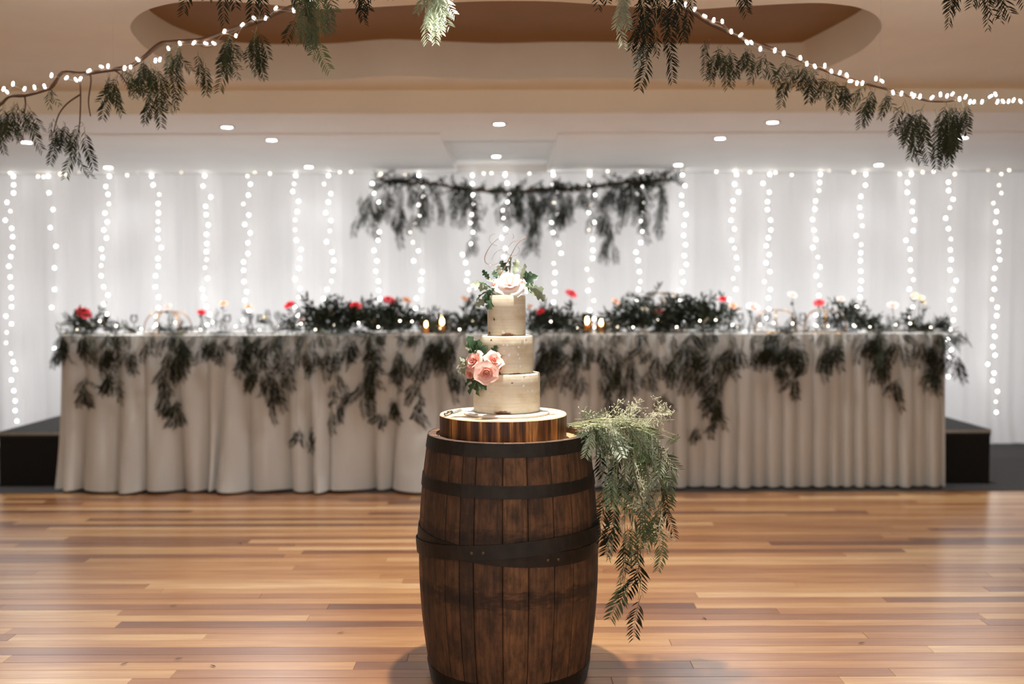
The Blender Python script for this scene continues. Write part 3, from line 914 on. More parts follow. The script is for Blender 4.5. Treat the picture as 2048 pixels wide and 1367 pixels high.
leafset('dark and silvery lobed leaves behind the blush roses on the cake side', base,
        [(945, 693, .0, 110, 1.25, 'leaf_deep'), (955, 700, .0, 75, 1.25, 'leaf_deep'), (938, 702, .0, 130, 1.0, 'leaf_sage_lit'), (962, 706, .0, 60, 1.0, 'leaf_deep'), (950, 688, .01, 95, .9, 'leaf_deep'),
         (988, 702, -.01, 70, .7, 'leaf_deep'), (998, 710, -.01, 40, .6, 'leaf_deep'), (932, 722, .0, 155, .9, 'leaf_sage_lit'), (926, 730, .0, 180, .9, 'leaf_sage_lit'), (930, 741, .0, 205, .9, 'leaf_sage_lit'),
         (945, 768, -.02, 235, 1.1, 'leaf_deep'), (952, 772, -.02, 270, 1.1, 'leaf_deep'), (940, 757, -.02, 200, .8, 'leaf_deep'), (963, 769, -.02, 330, .8, 'leaf_deep'), (997, 745, -.01, 300, .6, 'leaf_deep')])

# ---- cake knife on the slab
kb = Vector((CX - 0.195, YB - 0.005, ZS))
kn = thing('cake_knife', 'steel cake knife lying beside the cake board', 'knife', kb, None, (0, 0, math.radians(76)))
V = [(-0.02, -0.008, 0.002), (0.07, -0.011, 0.002), (0.11, 0.010, 0.002), (-0.02, 0.010, 0.002), (-0.02, -0.008, 0.0035), (0.07, -0.011, 0.003), (0.11, 0.010, 0.003), (-0.02, 0.010, 0.005)]
sub_obj('blade', (V, [(3, 2, 1, 0), (4, 5, 6, 7), (0, 1, 5, 4), (1, 2, 6, 5), (2, 3, 7, 6), (3, 0, 4, 7)]), M['steel'], kn)
sub_obj('handle', tube([(-0.02, 0.002, 0.007), (-0.06, 0.002, 0.008), (-0.105, 0.0, 0.0075)], [0.005, 0.007, 0.006], 8), M['steel'], kn, True)

# ================================================================== BARREL SPRAY
rs = random.Random(77)
bs = thing('pepper_tree_spray', 'loose spray of pepper-tree greenery trailing down beside the barrel', 'greenery', P(1150, 862, YB))
anchor = P(1140, 858, YB - 0.05)
ends = [(1230, 860, 1235, 1080, 3.52), (1265, 850, 1262, 1120, 3.50), (1290, 855, 1300, 1060, 3.60), (1300, 862, 1330, 980, 3.72), (1245, 855, 1250, 1150, 3.56), (1280, 850, 1285, 1130, 3.64), (1215, 862, 1225, 1000, 3.66), (1310, 870, 1325, 1040, 3.60)]
for i, (a, b, c_, d_, yy) in enumerate(ends):
    A = anchor + Vector((rs.uniform(-0.02, 0.03), rs.uniform(-0.05, 0.06), rs.uniform(0.0, 0.02)))
    B = P(a - 45, b - 12, yy); C = P(a, b + 12, yy); D = P((a + c_) / 2, (b + d_) / 2, yy); E = P(c_, d_, yy)
    pts = smooth_poly([A, B, C, D, E], 5)
    vf = tube([p - bs.location for p in pts], [0.0028 - 0.0018 * j / len(pts) for j in range(len(pts))], 5, False)
    sub_obj('hanging_stem', vf, M['twig_pale'], bs, True)
    nf = 16
    for j in range(nf):
        t = 0.12 + 0.86 * (j + rs.uniform(0, 0.8)) / nf
        q = t * (len(pts) - 1); k_ = int(min(q, len(pts) - 2)); p = pts[k_].lerp(pts[k_ + 1], q - k_)
        if t < 0.45: d = Vector((0.5 * rs.uniform(-0.2, 1), rs.gauss(0, 0.35), -0.55 + rs.uniform(-0.5, 0.45))).normalized()
        else: d = dirn(rs, 1.0, 0.25, (rs.choice([-0.25, 0.25]), 0, 0))
        put_frond(bs, p, d, rs, rs.choice(['leaf', 'leaf_sage_lit', 'leaf_sage_lit']) if t < 0.55 else rs.choice(['leaf', 'leaf', 'leaf_dark', 'leaf_sage_lit']), 0.74)  # paler fronds on top carry the overhead lamp's light in their colour
# named fronds at the tips and the outer side
for (a, b, ang, yy, key, sc) in [(1180, 858, 262, 3.36, 'leaf_sage_lit', .62), (1252, 1085, 268, 3.5, 'leaf_dark', .95), (1282, 1090, 262, 3.52, 'leaf_dark', 1.1), (1272, 1130, 258, 3.5, 'leaf_dark', 1.0), (1280, 1190, 262, 3.5, 'leaf_dark', .8), (1244, 1150, 255, 3.48, 'leaf', .95),
                                 (1322, 1080, 268, 3.6, 'leaf', .65), (1330, 905, 262, 3.62, 'leaf', 1.0), (1345, 905, 268, 3.66, 'leaf', .9), (1310, 880, 300, 3.6, 'leaf', .8), (1330, 895, 40, 3.6, 'leaf', .35), (1205, 905, 270, 3.58, 'leaf_dark', .95), (1215, 985, 262, 3.55, 'leaf_dark', .95), (1225, 1010, 262, 3.5, 'leaf_dark', .9),
                                 (1330, 960, 280, 3.7, 'leaf', .9), (1150, 842, 20, 3.6, 'leaf_sage_lit', .5), (1160, 835, 60, 3.6, 'leaf', .4), (1230, 1040, 262, 3.52, 'leaf_dark', .9), (1262, 1220, 250, 3.5, 'leaf_dark', .3), (1290, 1000, 265, 3.5, 'leaf', 1.0), (1312, 1010, 272, 3.6, 'leaf', .9)]:
    d = Vector((math.cos(math.radians(ang)), rs.uniform(-0.1, 0.1), math.sin(math.radians(ang))))
    put_frond(bs, P(a, b, yy), d, rs, key, sc, roll=PI / 2 + rs.uniform(-0.35, 0.35))
for (a, b, c_, d_) in ((1282, 1150, 1275, 1200), (1262, 1100, 1285, 1195), (1270, 1170, 1248, 1155)):
    vf = tube([P(a, b, 3.5) - bs.location, P(c_, d_, 3.5) - bs.location], 0.001, 4); sub_obj('hanging_stem', vf, M['twig_pale'], bs)
for i in range(56):
    if i < 30: p = P(rs.uniform(1175, 1320), rs.uniform(828, 868), rs.uniform(3.5, 3.75)); d = Vector((rs.uniform(-0.3, 1), rs.gauss(0, .5), rs.uniform(-0.1, 0.8)))
    else: p = P(rs.uniform(1225, 1330), rs.uniform(880, 1100), rs.uniform(3.48, 3.72)); d = dirn(rs, 0.8, 0.5)
    obj('blossom_panicle', rs.choice(BL), bs, p - bs.location, aim(d, rs.uniform(-3, 3)), rs.uniform(0.6, 1.0))
for i in range(26):   # loose straw-thin stems across the top
    p = P(rs.uniform(1145, 1260), rs.uniform(838, 868), rs.uniform(3.5, 3.75)); q = p + Vector((rs.uniform(0.06, 0.22), rs.uniform(-0.06, 0.06), rs.uniform(-0.05, 0.035)))
    vf = tube([p - bs.location, (p + q) / 2 - bs.location + Vector((0, 0, 0.012)), q - bs.location], 0.0009, 3); sub_obj('thin_stem', vf, M['twig_pale'], bs)

# fallen leaflets on the boards
LFm = mesh('fallen_leaflet', *leaflet(Vector((-0.018, 0, 0.002)), Vector((1, 0, 0)), Vector((0, 0, 1)), 0.036, 0.007, Vector((0, 0.2, 0.02))), M['leaf_dark'])
for (a, b, rot_) in ((247, 1326, 0.6), (425, 1330, 2.4), (680, 1265, 0.2), (1408, 1238, 1.8), (1722, 1288, 0.1), (355, 1316, 0.1), (480, 1085, 2.0), (345, 1210, 0.4)):
    p = PZ(a, b, 0.001); o = obj('fallen_leaflet', LFm, None, p, (0, 0, rot_))
    tag(o, 'single fallen leaflet lying loose on the floorboards', 'leaf', 'leaflets fallen on the floor')

# ================================================================== HANGING BRANCHES WITH LIGHTS
CAPS = mesh('bulb', *lathe([(0.002, -0.010), (0.0048, -0.007), (0.0052, 0.004), (0.004, 0.0085), (0.0008, 0.0105)], 10), M['bulb_branch'], True)


def yl(px): return 4.55 - 0.30 * max(0, min(1, px / 620.0))       # depth along the left branch
def yr(px): return 4.25 + 0.25 * max(0, min(1, (px - 1380) / 660.0))


rb_ = random.Random(15)
Lb = [(-40, 222), (0, 207), (20, 190), (50, 188), (90, 178), (107, 168), (126, 143), (165, 145), (200, 141), (228, 137), (262, 130), (285, 116), (320, 87), (345, 82), (400, 79), (430, 70), (470, 55), (520, 41), (560, 22), (597, 9), (640, -12)]
lbr = thing('pepper_tree_branch', 'crooked bare branch with pepper-tree sprigs hung under the ceiling ending in a forked twig', 'branch', P(228, 137, yl(228)))
pts = smooth_poly([P(a, b, yl(a)) for a, b in Lb], 4)
sub_obj('main_branch', tube([p - lbr.location for p in pts], [0.007 + 0.003 * math.sin(i * 0.7) * 0.3 + 0.003 * i / len(pts) for i in range(len(pts))], 6), M['twig'], lbr, True)
for tw in ([(160, 150), (162, 185), (161, 230), (158, 262)], [(161, 187), (135, 205), (118, 228), (108, 262)], [(228, 137), (245, 150), (262, 180)], [(440, 68), (470, 62), (520, 30), (560, 14)], [(385, 80), (415, 92), (450, 80)], [(50, 188), (52, 205), (50, 222)], [(180, 143), (183, 160), (178, 200), (182, 230)]):
    q = smooth_poly([P(a, b, yl(a)) for a, b in tw], 4)
    sub_obj('twig', tube([p - lbr.location for p in q], [0.0042 - 0.002 * i / len(q) for i in range(len(q))], 5), M['twig'], lbr, True)


def sprigs(parent, lst, yf, r, key, sc=0.70):
    for (px, a, b, nf, hw) in lst:
        if key == 'leaf_br': nf = max(1, round(nf * 0.8))
        yy = yf(px) + r.uniform(-0.04, 0.04)
        sprig(parent, P(px, a, yy), P(px + r.uniform(-6, 6), b, yy), nf, r, key, hw / F * yy, sc=sc, spread=0.2, face=PI / 2)


sprigs(lbr, [(8, 195, 290, 9, 16), (30, 200, 280, 9, 16), (55, 205, 275, 7, 14), (107, 235, 325, 7, 18), (128, 240, 310, 6, 16), (150, 255, 355, 7, 14), (160, 240, 300, 3, 10), (108, 170, 220, 2, 6), (217, 138, 232, 4, 6), (238, 145, 232, 8, 14),
              (285, 118, 185, 9, 12), (298, 122, 192, 7, 14), (312, 160, 240, 9, 16), (338, 150, 235, 4, 10), (362, 84, 180, 6, 10), (352, 95, 135, 4, 10), (400, 100, 190, 5, 10), (465, 65, 168, 12, 14), (455, 70, 140, 5, 12), (515, 52, 162, 10, 12), (505, 60, 130, 4, 10), (272, 150, 205, 3, 6), (590, 30, 60, 2, 6), (250, 130, 175, 5, 14), (-20, 215, 300, 5, 14)], yl, rb_, 'leaf_br')
Rb = [(1352, 8), (1390, 28), (1420, 47), (1450, 61), (1490, 80), (1530, 93), (1570, 109), (1620, 129), (1670, 149), (1720, 166), (1760, 176), (1800, 188), (1850, 202), (1885, 205), (1912, 203)]
rbr = thing('pepper_tree_branch', 'slender curved branch with pepper-tree sprigs and a dense tassel at its low end', 'branch', P(1620, 129, yr(1620)))
pts = smooth_poly([P(a, b, yr(a)) for a, b in Rb], 4)
sub_obj('main_branch', tube([p - rbr.location for p in pts], [0.010 - 0.006 * i / len(pts) for i in range(len(pts))], 6), M['twig'], rbr, True)
sprigs(rbr, [(1418, 80, 100, 2, 8), (1440, 90, 160, 5, 12), (1455, 95, 165, 6, 16), (1420, 120, 165, 3, 10), (1500, 95, 155, 6, 14), (1530, 105, 160, 4, 10), (1572, 115, 205, 6, 12), (1620, 132, 205, 8, 14), (1605, 125, 180, 4, 12), (1652, 148, 208, 6, 10), (1670, 150, 240, 1, 6), (1697, 165, 212, 4, 12), (1738, 168, 245, 8, 10), (1722, 175, 212, 3, 12), (1775, 185, 222, 4, 12),
              (1810, 200, 310, 9, 14), (1825, 215, 330, 7, 14), (1850, 210, 300, 7, 12), (1870, 220, 330, 3, 10), (1892, 206, 320, 14, 14), (1905, 210, 340, 16, 16), (1918, 206, 335, 11, 12), (1925, 205, 300, 5, 8)], yr, rb_, 'leaf_br')


def bulb_string(label, pts, r, yf, name='fairy_light_string'):
    t = thing(name, label, 'fairy lights', P(pts[0][0], pts[0][1], yf(pts[0][0])))
    q = smooth_poly([P(a, b + 3, yf(a) - 0.015) for a, b in pts], 2)
    sub_obj('cable', tube([p - t.location for p in q], 0.0009, 4), M['wire'], t, True)
    for a, b in pts:
        p = P(a, b, yf(a) - 0.015)
        obj('bulb', CAPS, t, p - t.location, (r.gauss(0, 0.5), r.gauss(0, 0.5), 0))
    return t


LP = [(-15, 178), (8, 175), (15, 181), (27, 165), (50, 175), (70, 172), (90, 170), (104, 148), (134, 153), (153, 157), (162, 155), (179, 139), (204, 131), (217, 130), (250, 134), (262, 132), (277, 117), (312, 119), (321, 117), (338, 95), (361, 85), (389, 84), (413, 85), (429, 85), (450, 61), (473, 70), (486, 48), (509, 35), (532, 35), (553, 15), (589, 20), (625, 4), (648, -14)]
RP = [(1350, 2), (1372, 10), (1391, 19), (1411, 33), (1429, 41), (1446, 44), (1464, 64), (1483, 71), (1495, 86), (1504, 86), (1522, 99), (1551, 102), (1569, 108), (1602, 117), (1615, 129), (1631, 134), (1651, 133), (1664, 144), (1681, 147), (1695, 152), (1702, 164), (1715, 168), (1726, 168), (1753, 159), (1765, 164), (1787, 187), (1804, 189), (1825, 190), (1829, 194), (1841, 195), (1865, 197), (1882, 191), (1895, 194), (1906, 190), (1920, 200), (1932, 196), (1941, 206), (1949, 206), (1965, 206), (1982, 195), (1992, 191), (1996, 206), (2007, 205), (2018, 205), (2028, 203), (2042, 205), (2060, 204)]
bulb_string('string of cool white fairy lights wound along the crooked branch', LP, rb_, yl)
bulb_string('string of cool white fairy lights wound along the slender curved branch', RP, rb_, yr)
# wires that carry the branches from the ceiling
def hang_wire(p, owner_label):
    o = sub_obj('hanging_wire', tube([(0, 0, 0), (0, 0, Z_CEIL - p.z)], 0.0004, 3), M['wire'], None, False, p)
    tag(o, owner_label, 'wire', 'wires that hold the branches')
for a, b in ((228, 137), (520, 41)): hang_wire(P(a, b, yl(a)), 'fine clear wire from the ceiling holding a hanging branch')
for a, b in ((1390, 28), (1760, 176)): hang_wire(P(a, b, yr(a)), 'fine clear wire from the ceiling holding a hanging branch')

# branch nearer the camera, above the picture; its sprigs drop into view
YN = 3.55
nb = thing('pepper_tree_branch', 'straight branch over the barrel dropping separate pepper-tree sprigs', 'branch', P(1024, -75, YN))
sub_obj('main_branch', tube([P(a, -75 + 8 * math.sin(a * 0.01), YN) - nb.location for a in range(330, 2060, 90)], 0.009, 6), M['twig'], nb, True)
yn = lambda px: YN
sprigs(nb, [(620, -75, 85, 8, 14), (638, -75, 132, 10, 14), (653, -70, 70, 6, 12), (630, -70, 105, 6, 12)], yn, rb_, 'leaf', 0.62)
sprigs(nb, [(860, -75, 72, 8, 16), (872, -75, 85, 8, 14), (884, -75, 60, 6, 14), (848, -75, 45, 4, 12), (1238, -75, 100, 5, 10), (1250, -75, 75, 4, 10)], yn, rb_, 'leaf_sage_lit', 0.6)  # pale leaf colour paints the nearby downlight's brightness on these sprigs
sprigs(nb, [(390, -75, 18, 3, 10), (450, -75, 20, 3, 12), (510, -75, 18, 4, 14), (560, -75, 14, 2, 12), (718, -75, 52, 5, 12), (775, -75, 22, 2, 12), (1208, -75, 35, 3, 8), (1280, -75, 110, 5, 10), (1296, -75, 178, 7, 10), (1312, -75, 140, 5, 12), (1330, -75, 175, 5, 10), (1358, -75, 95, 4, 12), (1378, -75, 60, 4, 10), (1486, -75, 20, 3, 10), (1913, -75, 40, 4, 8), (1983, -75, 72, 5, 8), (1990, -75, 40, 4, 14), (2030, -75, 5, 3, 10)], yn, rb_, 'leaf_dark', 0.7)
for a in (480, 1750): hang_wire(P(a, -75 + 8 * math.sin(a * 0.01), YN), 'fine clear wire from the ceiling holding a hanging branch')

# ================================================================== BACKDROP: fairy-light strands and green swag
BULB = mesh('bulb', *lathe([(0.001, -0.0095), (0.007, -0.006), (0.0095, 0.0), (0.007, 0.006), (0.001, 0.0095)], 8), M['bulb'], True)
BULBD = mesh('bulb', *lathe([(0.001, -0.0075), (0.0055, -0.005), (0.0075, 0.0), (0.0055, 0.005), (0.001, 0.0075)], 8), M['bulb_dim'], True)
rl = random.Random(2)
YL = 9.215
strands = [(25, 862), (105, 700), (213, 862), (310, 655), (412, 655), (489, 655), (594, 655), (657, 655), (753, 655), (839, 655), (940, 655), (1018, 655), (1108, 655), (1185, 655), (1278, 655), (1364, 655), (1467, 655), (1537, 655), (1636, 655), (1722, 655), (1820, 655), (1903, 760), (1997, 845)]
for i, (px, pb) in enumerate(strands):
    xa = P(px, 500, YL).x; zt = P(px, 350, YL).z; zb = P(px, pb, YL).z
    slab_ = 'vertical strand of small white fairy lights hanging down the bare curtain behind the table'
    if 745 < px < 1300: slab_ = 'vertical strand of small white fairy lights hanging past the green swag'
    if px == 105: slab_ = 'sparse strand of widely spaced fairy lights on the curtain by the large red rose'
    if px == 25: slab_ = 'long strand of fairy lights ending low over the black stage'
    if px == 1997: slab_ = 'long strand of fairy lights ending low over the grey carpet'
    if px == 1903: slab_ = 'strand of fairy lights passing the table corner with cream flowers'
    t = thing('fairy_light_strand', slab_, 'fairy lights', (xa, YL, zt), 'fairy light strands on the curtain')
    z = 0.0; pts = []; dr = 0.0; sp_ = 0.172 if px == 105 else 0.087
    while zt + z > zb:
        dr = dr * 0.85 + rl.gauss(0, 0.014)
        pts.append(Vector((max(-0.06, min(0.06, dr)) + rl.choice([-1, 1]) * rl.uniform(0.004, 0.030), rl.uniform(-0.01, 0.02), z)))
        z -= sp_ * rl.uniform(0.82, 1.18)
    cab = smooth_poly([Vector((0, 0, 0.03))] + [Vector((p.x * 0.6, p.y, p.z)) for p in pts], 1)
    sub_obj('cable', tube(cab, 0.0007, 3, False), M['wire'], t)
    for p in pts: obj('bulb', BULB if rl.random() < 0.82 else BULBD, t, p)
t = thing('fairy_light_header', 'horizontal string of dim fairy lights along the top of the curtain', 'fairy lights', (0, YL, P(1024, 345, YL).z))
pts = [Vector((x_ * 0.1 + rl.uniform(-0.05, 0.05), rl.uniform(-0.01, 0.03), rl.gauss(0, 0.012))) for x_ in range(-50, 50) if rl.random() < 0.38]
sub_obj('cable', tube(pts, 0.0007, 3, False), M['wire'], t)
for p in pts: obj('bulb', BULBD, t, p)

YS = 9.05
sw = thing('greenery_swag', 'hanging branch swag of dark greenery in front of the white curtain', 'greenery', P(1040, 378, YS))
Sb = [(760, 358), (800, 364), (860, 366), (930, 378), (1000, 383), (1060, 382), (1120, 380), (1180, 374), (1240, 366), (1295, 364), (1335, 360)]
pts = smooth_poly([P(a, b, YS) for a, b in Sb], 4)
sub_obj('main_branch', tube([p - sw.location for p in pts], 0.014, 6), M['twig'], sw, True)
for i in range(120):
    t_ = rl.random() * (len(pts) - 1); k_ = int(min(t_, len(pts) - 2)); p = pts[k_].lerp(pts[k_ + 1], t_ - k_)
    d = Vector((rl.choice([-1, 1]) * rl.uniform(0.5, 1), rl.uniform(-0.5, 0.2), rl.gauss(0, 0.35)))
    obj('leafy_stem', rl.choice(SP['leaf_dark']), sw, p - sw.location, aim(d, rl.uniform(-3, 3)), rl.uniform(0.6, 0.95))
ysf = lambda px: YS
sprigs(sw, [(a_, b_ - 16, c_, int(n_ * 1.5) + 1, h_ * 1.2) for a_, b_, c_, n_, h_ in [(735, 395, 480, 4, 14), (722, 400, 460, 3, 10), (765, 375, 455, 4, 16), (790, 380, 470, 7, 16), (808, 385, 480, 8, 18), (830, 380, 470, 6, 16), (850, 375, 450, 6, 12), (875, 380, 440, 3, 12), (905, 380, 465, 5, 12), (930, 382, 445, 4, 10), (948, 378, 525, 7, 8), (945, 378, 430, 5, 10), (985, 385, 440, 3, 14),
            (1015, 385, 455, 6, 12), (1030, 385, 460, 5, 12), (1050, 385, 450, 8, 16), (1068, 385, 480, 8, 12), (1078, 400, 515, 9, 12), (1095, 385, 440, 6, 14), (1115, 382, 460, 8, 12), (1130, 390, 465, 7, 12), (1160, 385, 430, 2, 12), (1185, 385, 455, 4, 10), (1200, 400, 470, 5, 12), (1212, 440, 530, 9, 12), (1222, 385, 420, 4, 12),
            (1255, 372, 430, 5, 16), (1268, 370, 425, 8, 12), (1280, 370, 440, 8, 12), (1292, 400, 475, 5, 12), (1320, 375, 485, 5, 8), (1332, 380, 440, 3, 8), (1240, 380, 470, 3, 16)]], ysf, rl, 'leaf_dark', 1.0)
for a in (800, 1250):
    p = P(a, 365, YS)
    o = sub_obj('hanging_wire', tube([(0, 0, 0), (0, 0, Z_SOF - 0.013 - p.z)], 0.0006, 3), M['wire'], None, False, p); tag(o, 'fine wire holding the green swag before the curtain', 'wire', 'wires that hold the swag')

# ================================================================== ON THE TABLE
rt = random.Random(99)
YT = 7.30        # front strip of the table top
drapes = [(118, 672, 738, 6, 16), (135, 665, 705, 5, 16), (165, 668, 700, 5, 16), (185, 690, 720, 4, 12), (178, 745, 830, 7, 12), (208, 690, 730, 6, 12), (213, 735, 790, 6, 12), (240, 760, 800, 2, 8), (232, 680, 705, 2, 10), (270, 690, 735, 4, 10), (300, 680, 700, 2, 10), (325, 690, 775, 4, 10), (352, 672, 770, 12, 18), (362, 672, 745, 9, 16), (340, 745, 850, 8, 14), (355, 790, 860, 6, 12), (402, 680, 715, 4, 12), (420, 678, 712, 3, 12), (450, 672, 720, 7, 18), (475, 672, 735, 8, 18), (500, 680, 770, 6, 18),
          (530, 672, 790, 12, 18), (548, 672, 810, 12, 16), (545, 740, 840, 6, 14), (500, 740, 790, 3, 16), (575, 690, 770, 5, 14), (600, 690, 745, 5, 18), (625, 690, 760, 5, 16), (655, 690, 750, 5, 14), (610, 855, 955, 7, 18), (592, 850, 900, 3, 12), (640, 840, 900, 3, 12), (668, 730, 860, 7, 14), (685, 760, 840, 5, 14), (705, 672, 730, 7, 16), (735, 672, 770, 12, 18), (748, 690, 800, 9, 16), (730, 760, 820, 6, 14), (760, 820, 860, 3, 8), (785, 795, 830, 4, 12), (790, 690, 770, 6, 16), (815, 700, 790, 6, 14), (830, 760, 870, 9, 12), (845, 690, 780, 6, 16),
          (870, 672, 725, 9, 16), (885, 672, 745, 10, 16), (905, 690, 800, 6, 14), (930, 690, 800, 5, 14), (1075, 672, 760, 9, 16), (1095, 675, 790, 9, 14), (1120, 680, 740, 8, 16), (1150, 680, 730, 6, 16), (1160, 720, 790, 5, 14), (1135, 700, 790, 4, 14), (1185, 685, 720, 4, 16), (1205, 690, 800, 5, 14), (1225, 680, 800, 7, 14), (1250, 690, 850, 8, 16), (1275, 680, 800, 7, 16), (1230, 780, 840, 3, 14), (1305, 690, 790, 8, 18), (1325, 700, 780, 5, 16), (1345, 780, 835, 3, 16), (1290, 800, 890, 3, 12),
          (1375, 675, 770, 10, 18), (1395, 680, 790, 11, 18), (1415, 690, 850, 12, 18), (1435, 700, 880, 10, 16), (1425, 780, 890, 7, 16), (1455, 690, 770, 7, 16), (1470, 690, 740, 4, 14), (1400, 850, 900, 3, 14), (1510, 690, 740, 3, 12), (1545, 680, 735, 7, 18), (1565, 685, 740, 8, 16), (1590, 690, 735, 8, 14), (1570, 720, 785, 7, 14), (1585, 740, 800, 4, 12), (1530, 690, 730, 4, 14), (1610, 720, 760, 3, 8), (1648, 690, 760, 8, 14), (1665, 685, 725, 5, 12), (1685, 685, 720, 3, 10), (1735, 672, 720, 8, 14), (1752, 672, 735, 10, 12), (1768, 690, 760, 4, 10), (1765, 710, 770, 5, 10), (1795, 760, 800, 4, 10),
          (1800, 680, 705, 4, 14), (1855, 680, 730, 7, 12), (1872, 672, 790, 9, 14), (1885, 680, 795, 9, 14), (1868, 700, 770, 6, 12), (1905, 700, 745, 4, 12), (1918, 715, 755, 3, 8)]
cuts = [0, 300, 580, 690, 860, 1000, 1190, 1340, 1490, 1700, 2048]
drape_lab = ['trailing greenery over the cloth below the large red rose at the table end',
             'trailing greenery over the tablecloth below the gold wire dome with blush rose',
             'trailing greenery over the tablecloth with one sprig reaching low towards the floor',
             'thick trailing greenery over the tablecloth below the red and coral roses',
             'trailing greenery over the tablecloth behind the blush roses of the cake',
             'trailing greenery over the tablecloth below the candle pair farther from the gold dome',
             'loose trailing greenery over the tablecloth behind the barrel spray',
             'longest heavy tress of greenery over the neatly pleated tablecloth',
             'trailing greenery over the pleated tablecloth below the two rose gold wire domes',
             'trailing greenery over the corner of the pleated cloth below the cream flowers']
for i in range(len(cuts) - 1):
    sel = [d for d in drapes if cuts[i] <= d[0] < cuts[i + 1]]
    if not sel: continue
    cxp = sum(d[0] for d in sel) / len(sel)
    p = P(cxp, 664, YT); p.z = TZ
    gt = thing('table_garland', drape_lab[i], 'greenery', p, 'greenery draped along the head table')
    # spine lying on the table edge
    sp_pts = [Vector((P(d[0], 664, YT).x, YT - 0.01 + rt.uniform(-0.02, 0.03), TZ + 0.012)) for d in sorted(sel)]
    if len(sp_pts) > 1: sub_obj('garland_stem', tube([q - p for q in sp_pts], 0.005, 5), M['twig'], gt, True)
    for (a, pt_, pb_, nf, hw) in sel:
        yy = 7.135
        top = Vector((P(a, 664, yy).x, YT - 0.02, TZ + 0.012)); edge = Vector((top.x, 7.15, TZ + 0.004))
        q1 = P(a + rt.uniform(-5, 5), pt_, yy); q2 = P(a + rt.uniform(-8, 8), pb_, yy)
        st_pts = smooth_poly([top, edge, q1], 3)
        sub_obj('hanging_stem', tube([q - p for q in st_pts], 0.0012, 3, False), M['twig_pale'], gt)
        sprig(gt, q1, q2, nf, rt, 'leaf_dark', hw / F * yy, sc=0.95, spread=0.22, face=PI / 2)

    # greenery lying along the cloth edge and bending over it
    xs = sorted(d[0] for d in sel)
    for (a, pt_, pb_, nf, hw) in sel:
        for j in range(2 + nf // 3):
            ax = a + rt.uniform(-14, 14)
            q = Vector((P(ax, 664, 7.18).x, 7.15 + rt.uniform(-0.02, 0.09), TZ + rt.uniform(0.006, 0.03)))
            d = Vector((rt.gauss(0, 0.5), -0.35 if rt.random() < 0.7 else 0.2, -0.9 if rt.random() < 0.6 else 0.1))
            if q.y > 7.2 and d.z < 0: q.y = 7.14
            put_frond(gt, q, d, rt, 'leaf_dark', 0.75)

# bushy foliage standing on the table
clumps = [(190, 648, 30, 22, 14, 0), (165, 640, 14, 16, 5, 0), (240, 657, 40, 8, 8, 0), (345, 662, 30, 8, 8, 0), (440, 640, 26, 26, 7, 1), (490, 640, 30, 30, 9, 1), (555, 648, 36, 22, 10, 1), (610, 655, 24, 14, 8, 0),
          (640, 636, 36, 34, 26, 0), (690, 634, 34, 36, 26, 0), (735, 640, 34, 32, 26, 0), (785, 636, 34, 38, 24, 0), (825, 645, 24, 26, 12, 0), (880, 655, 30, 14, 14, 0), (930, 640, 24, 30, 12, 0), (932, 606, 8, 12, 4, 0), (965, 645, 26, 32, 16, 0), (1070, 640, 26, 34, 18, 0), (1110, 644, 32, 26, 18, 0), (1145, 655, 22, 14, 8, 0), (1210, 658, 30, 8, 8, 0), (1250, 640, 26, 28, 14, 0),
          (1290, 634, 34, 36, 26, 0), (1335, 632, 34, 38, 28, 0), (1380, 634, 34, 38, 28, 0), (1425, 640, 32, 34, 20, 0), (1465, 650, 26, 22, 10, 1), (1300, 600, 10, 14, 3, 0), (1410, 600, 22, 14, 4, 1), (1520, 652, 30, 14, 8, 1), (1580, 655, 34, 10, 7, 1), (1640, 650, 30, 14, 9, 1), (1690, 636, 18, 28, 12, 0), (1725, 655, 30, 14, 14, 0), (1775, 655, 30, 14, 8, 1), (1830, 658, 30, 14, 12, 0), (1875, 660, 22, 12, 10, 0)]
cl_lab = {0: 'bushy dark foliage on the head table ', 1: 'thin airy green sprigs on the head table '}
anchors = [(168, 'around the large red rose'), (240, 'between the large red rose and gold wire dome'), (345, 'under the gold wire dome'), (440, 'behind a small red rosebud'), (490, 'beside a peach rose in a vase'), (555, 'beside a red rose in a vase'),
           (625, 'beside a low blush rose'), (660, 'around a cream rose'), (711, 'around a red rose leaning to a coral rose'), (785, 'around a coral rose'), (825, 'next to the candle cups'), (880, 'at the foot of the candle cups'), (935, 'behind the top cake tier'),
           (1075, 'around the red rosebud next to the cake'), (1115, 'below a tall coral rose'), (1150, 'beside the brighter candle pair'), (1210, 'at the foot of the brighter candle pair'), (1250, 'below a peach rose'), (1310, 'around a low red rose'), (1340, 'under the tall pale wire arch'), (1380, 'in its densest part'), (1430, 'below a raised red rose'),
           (1465, 'beside a peach rose in a vase'), (1520, 'around a full blush rose'), (1580, 'inside a rose gold wire dome'), (1640, 'around the coral rose in a wire dome'), (1690, 'standing tall beside a wire dome'), (1725, 'lying low past the wire domes'), (1775, 'below the lone pale blush rose'), (1830, 'below the tall cream flowers'), (1875, 'at the table corner past the cream flowers')]
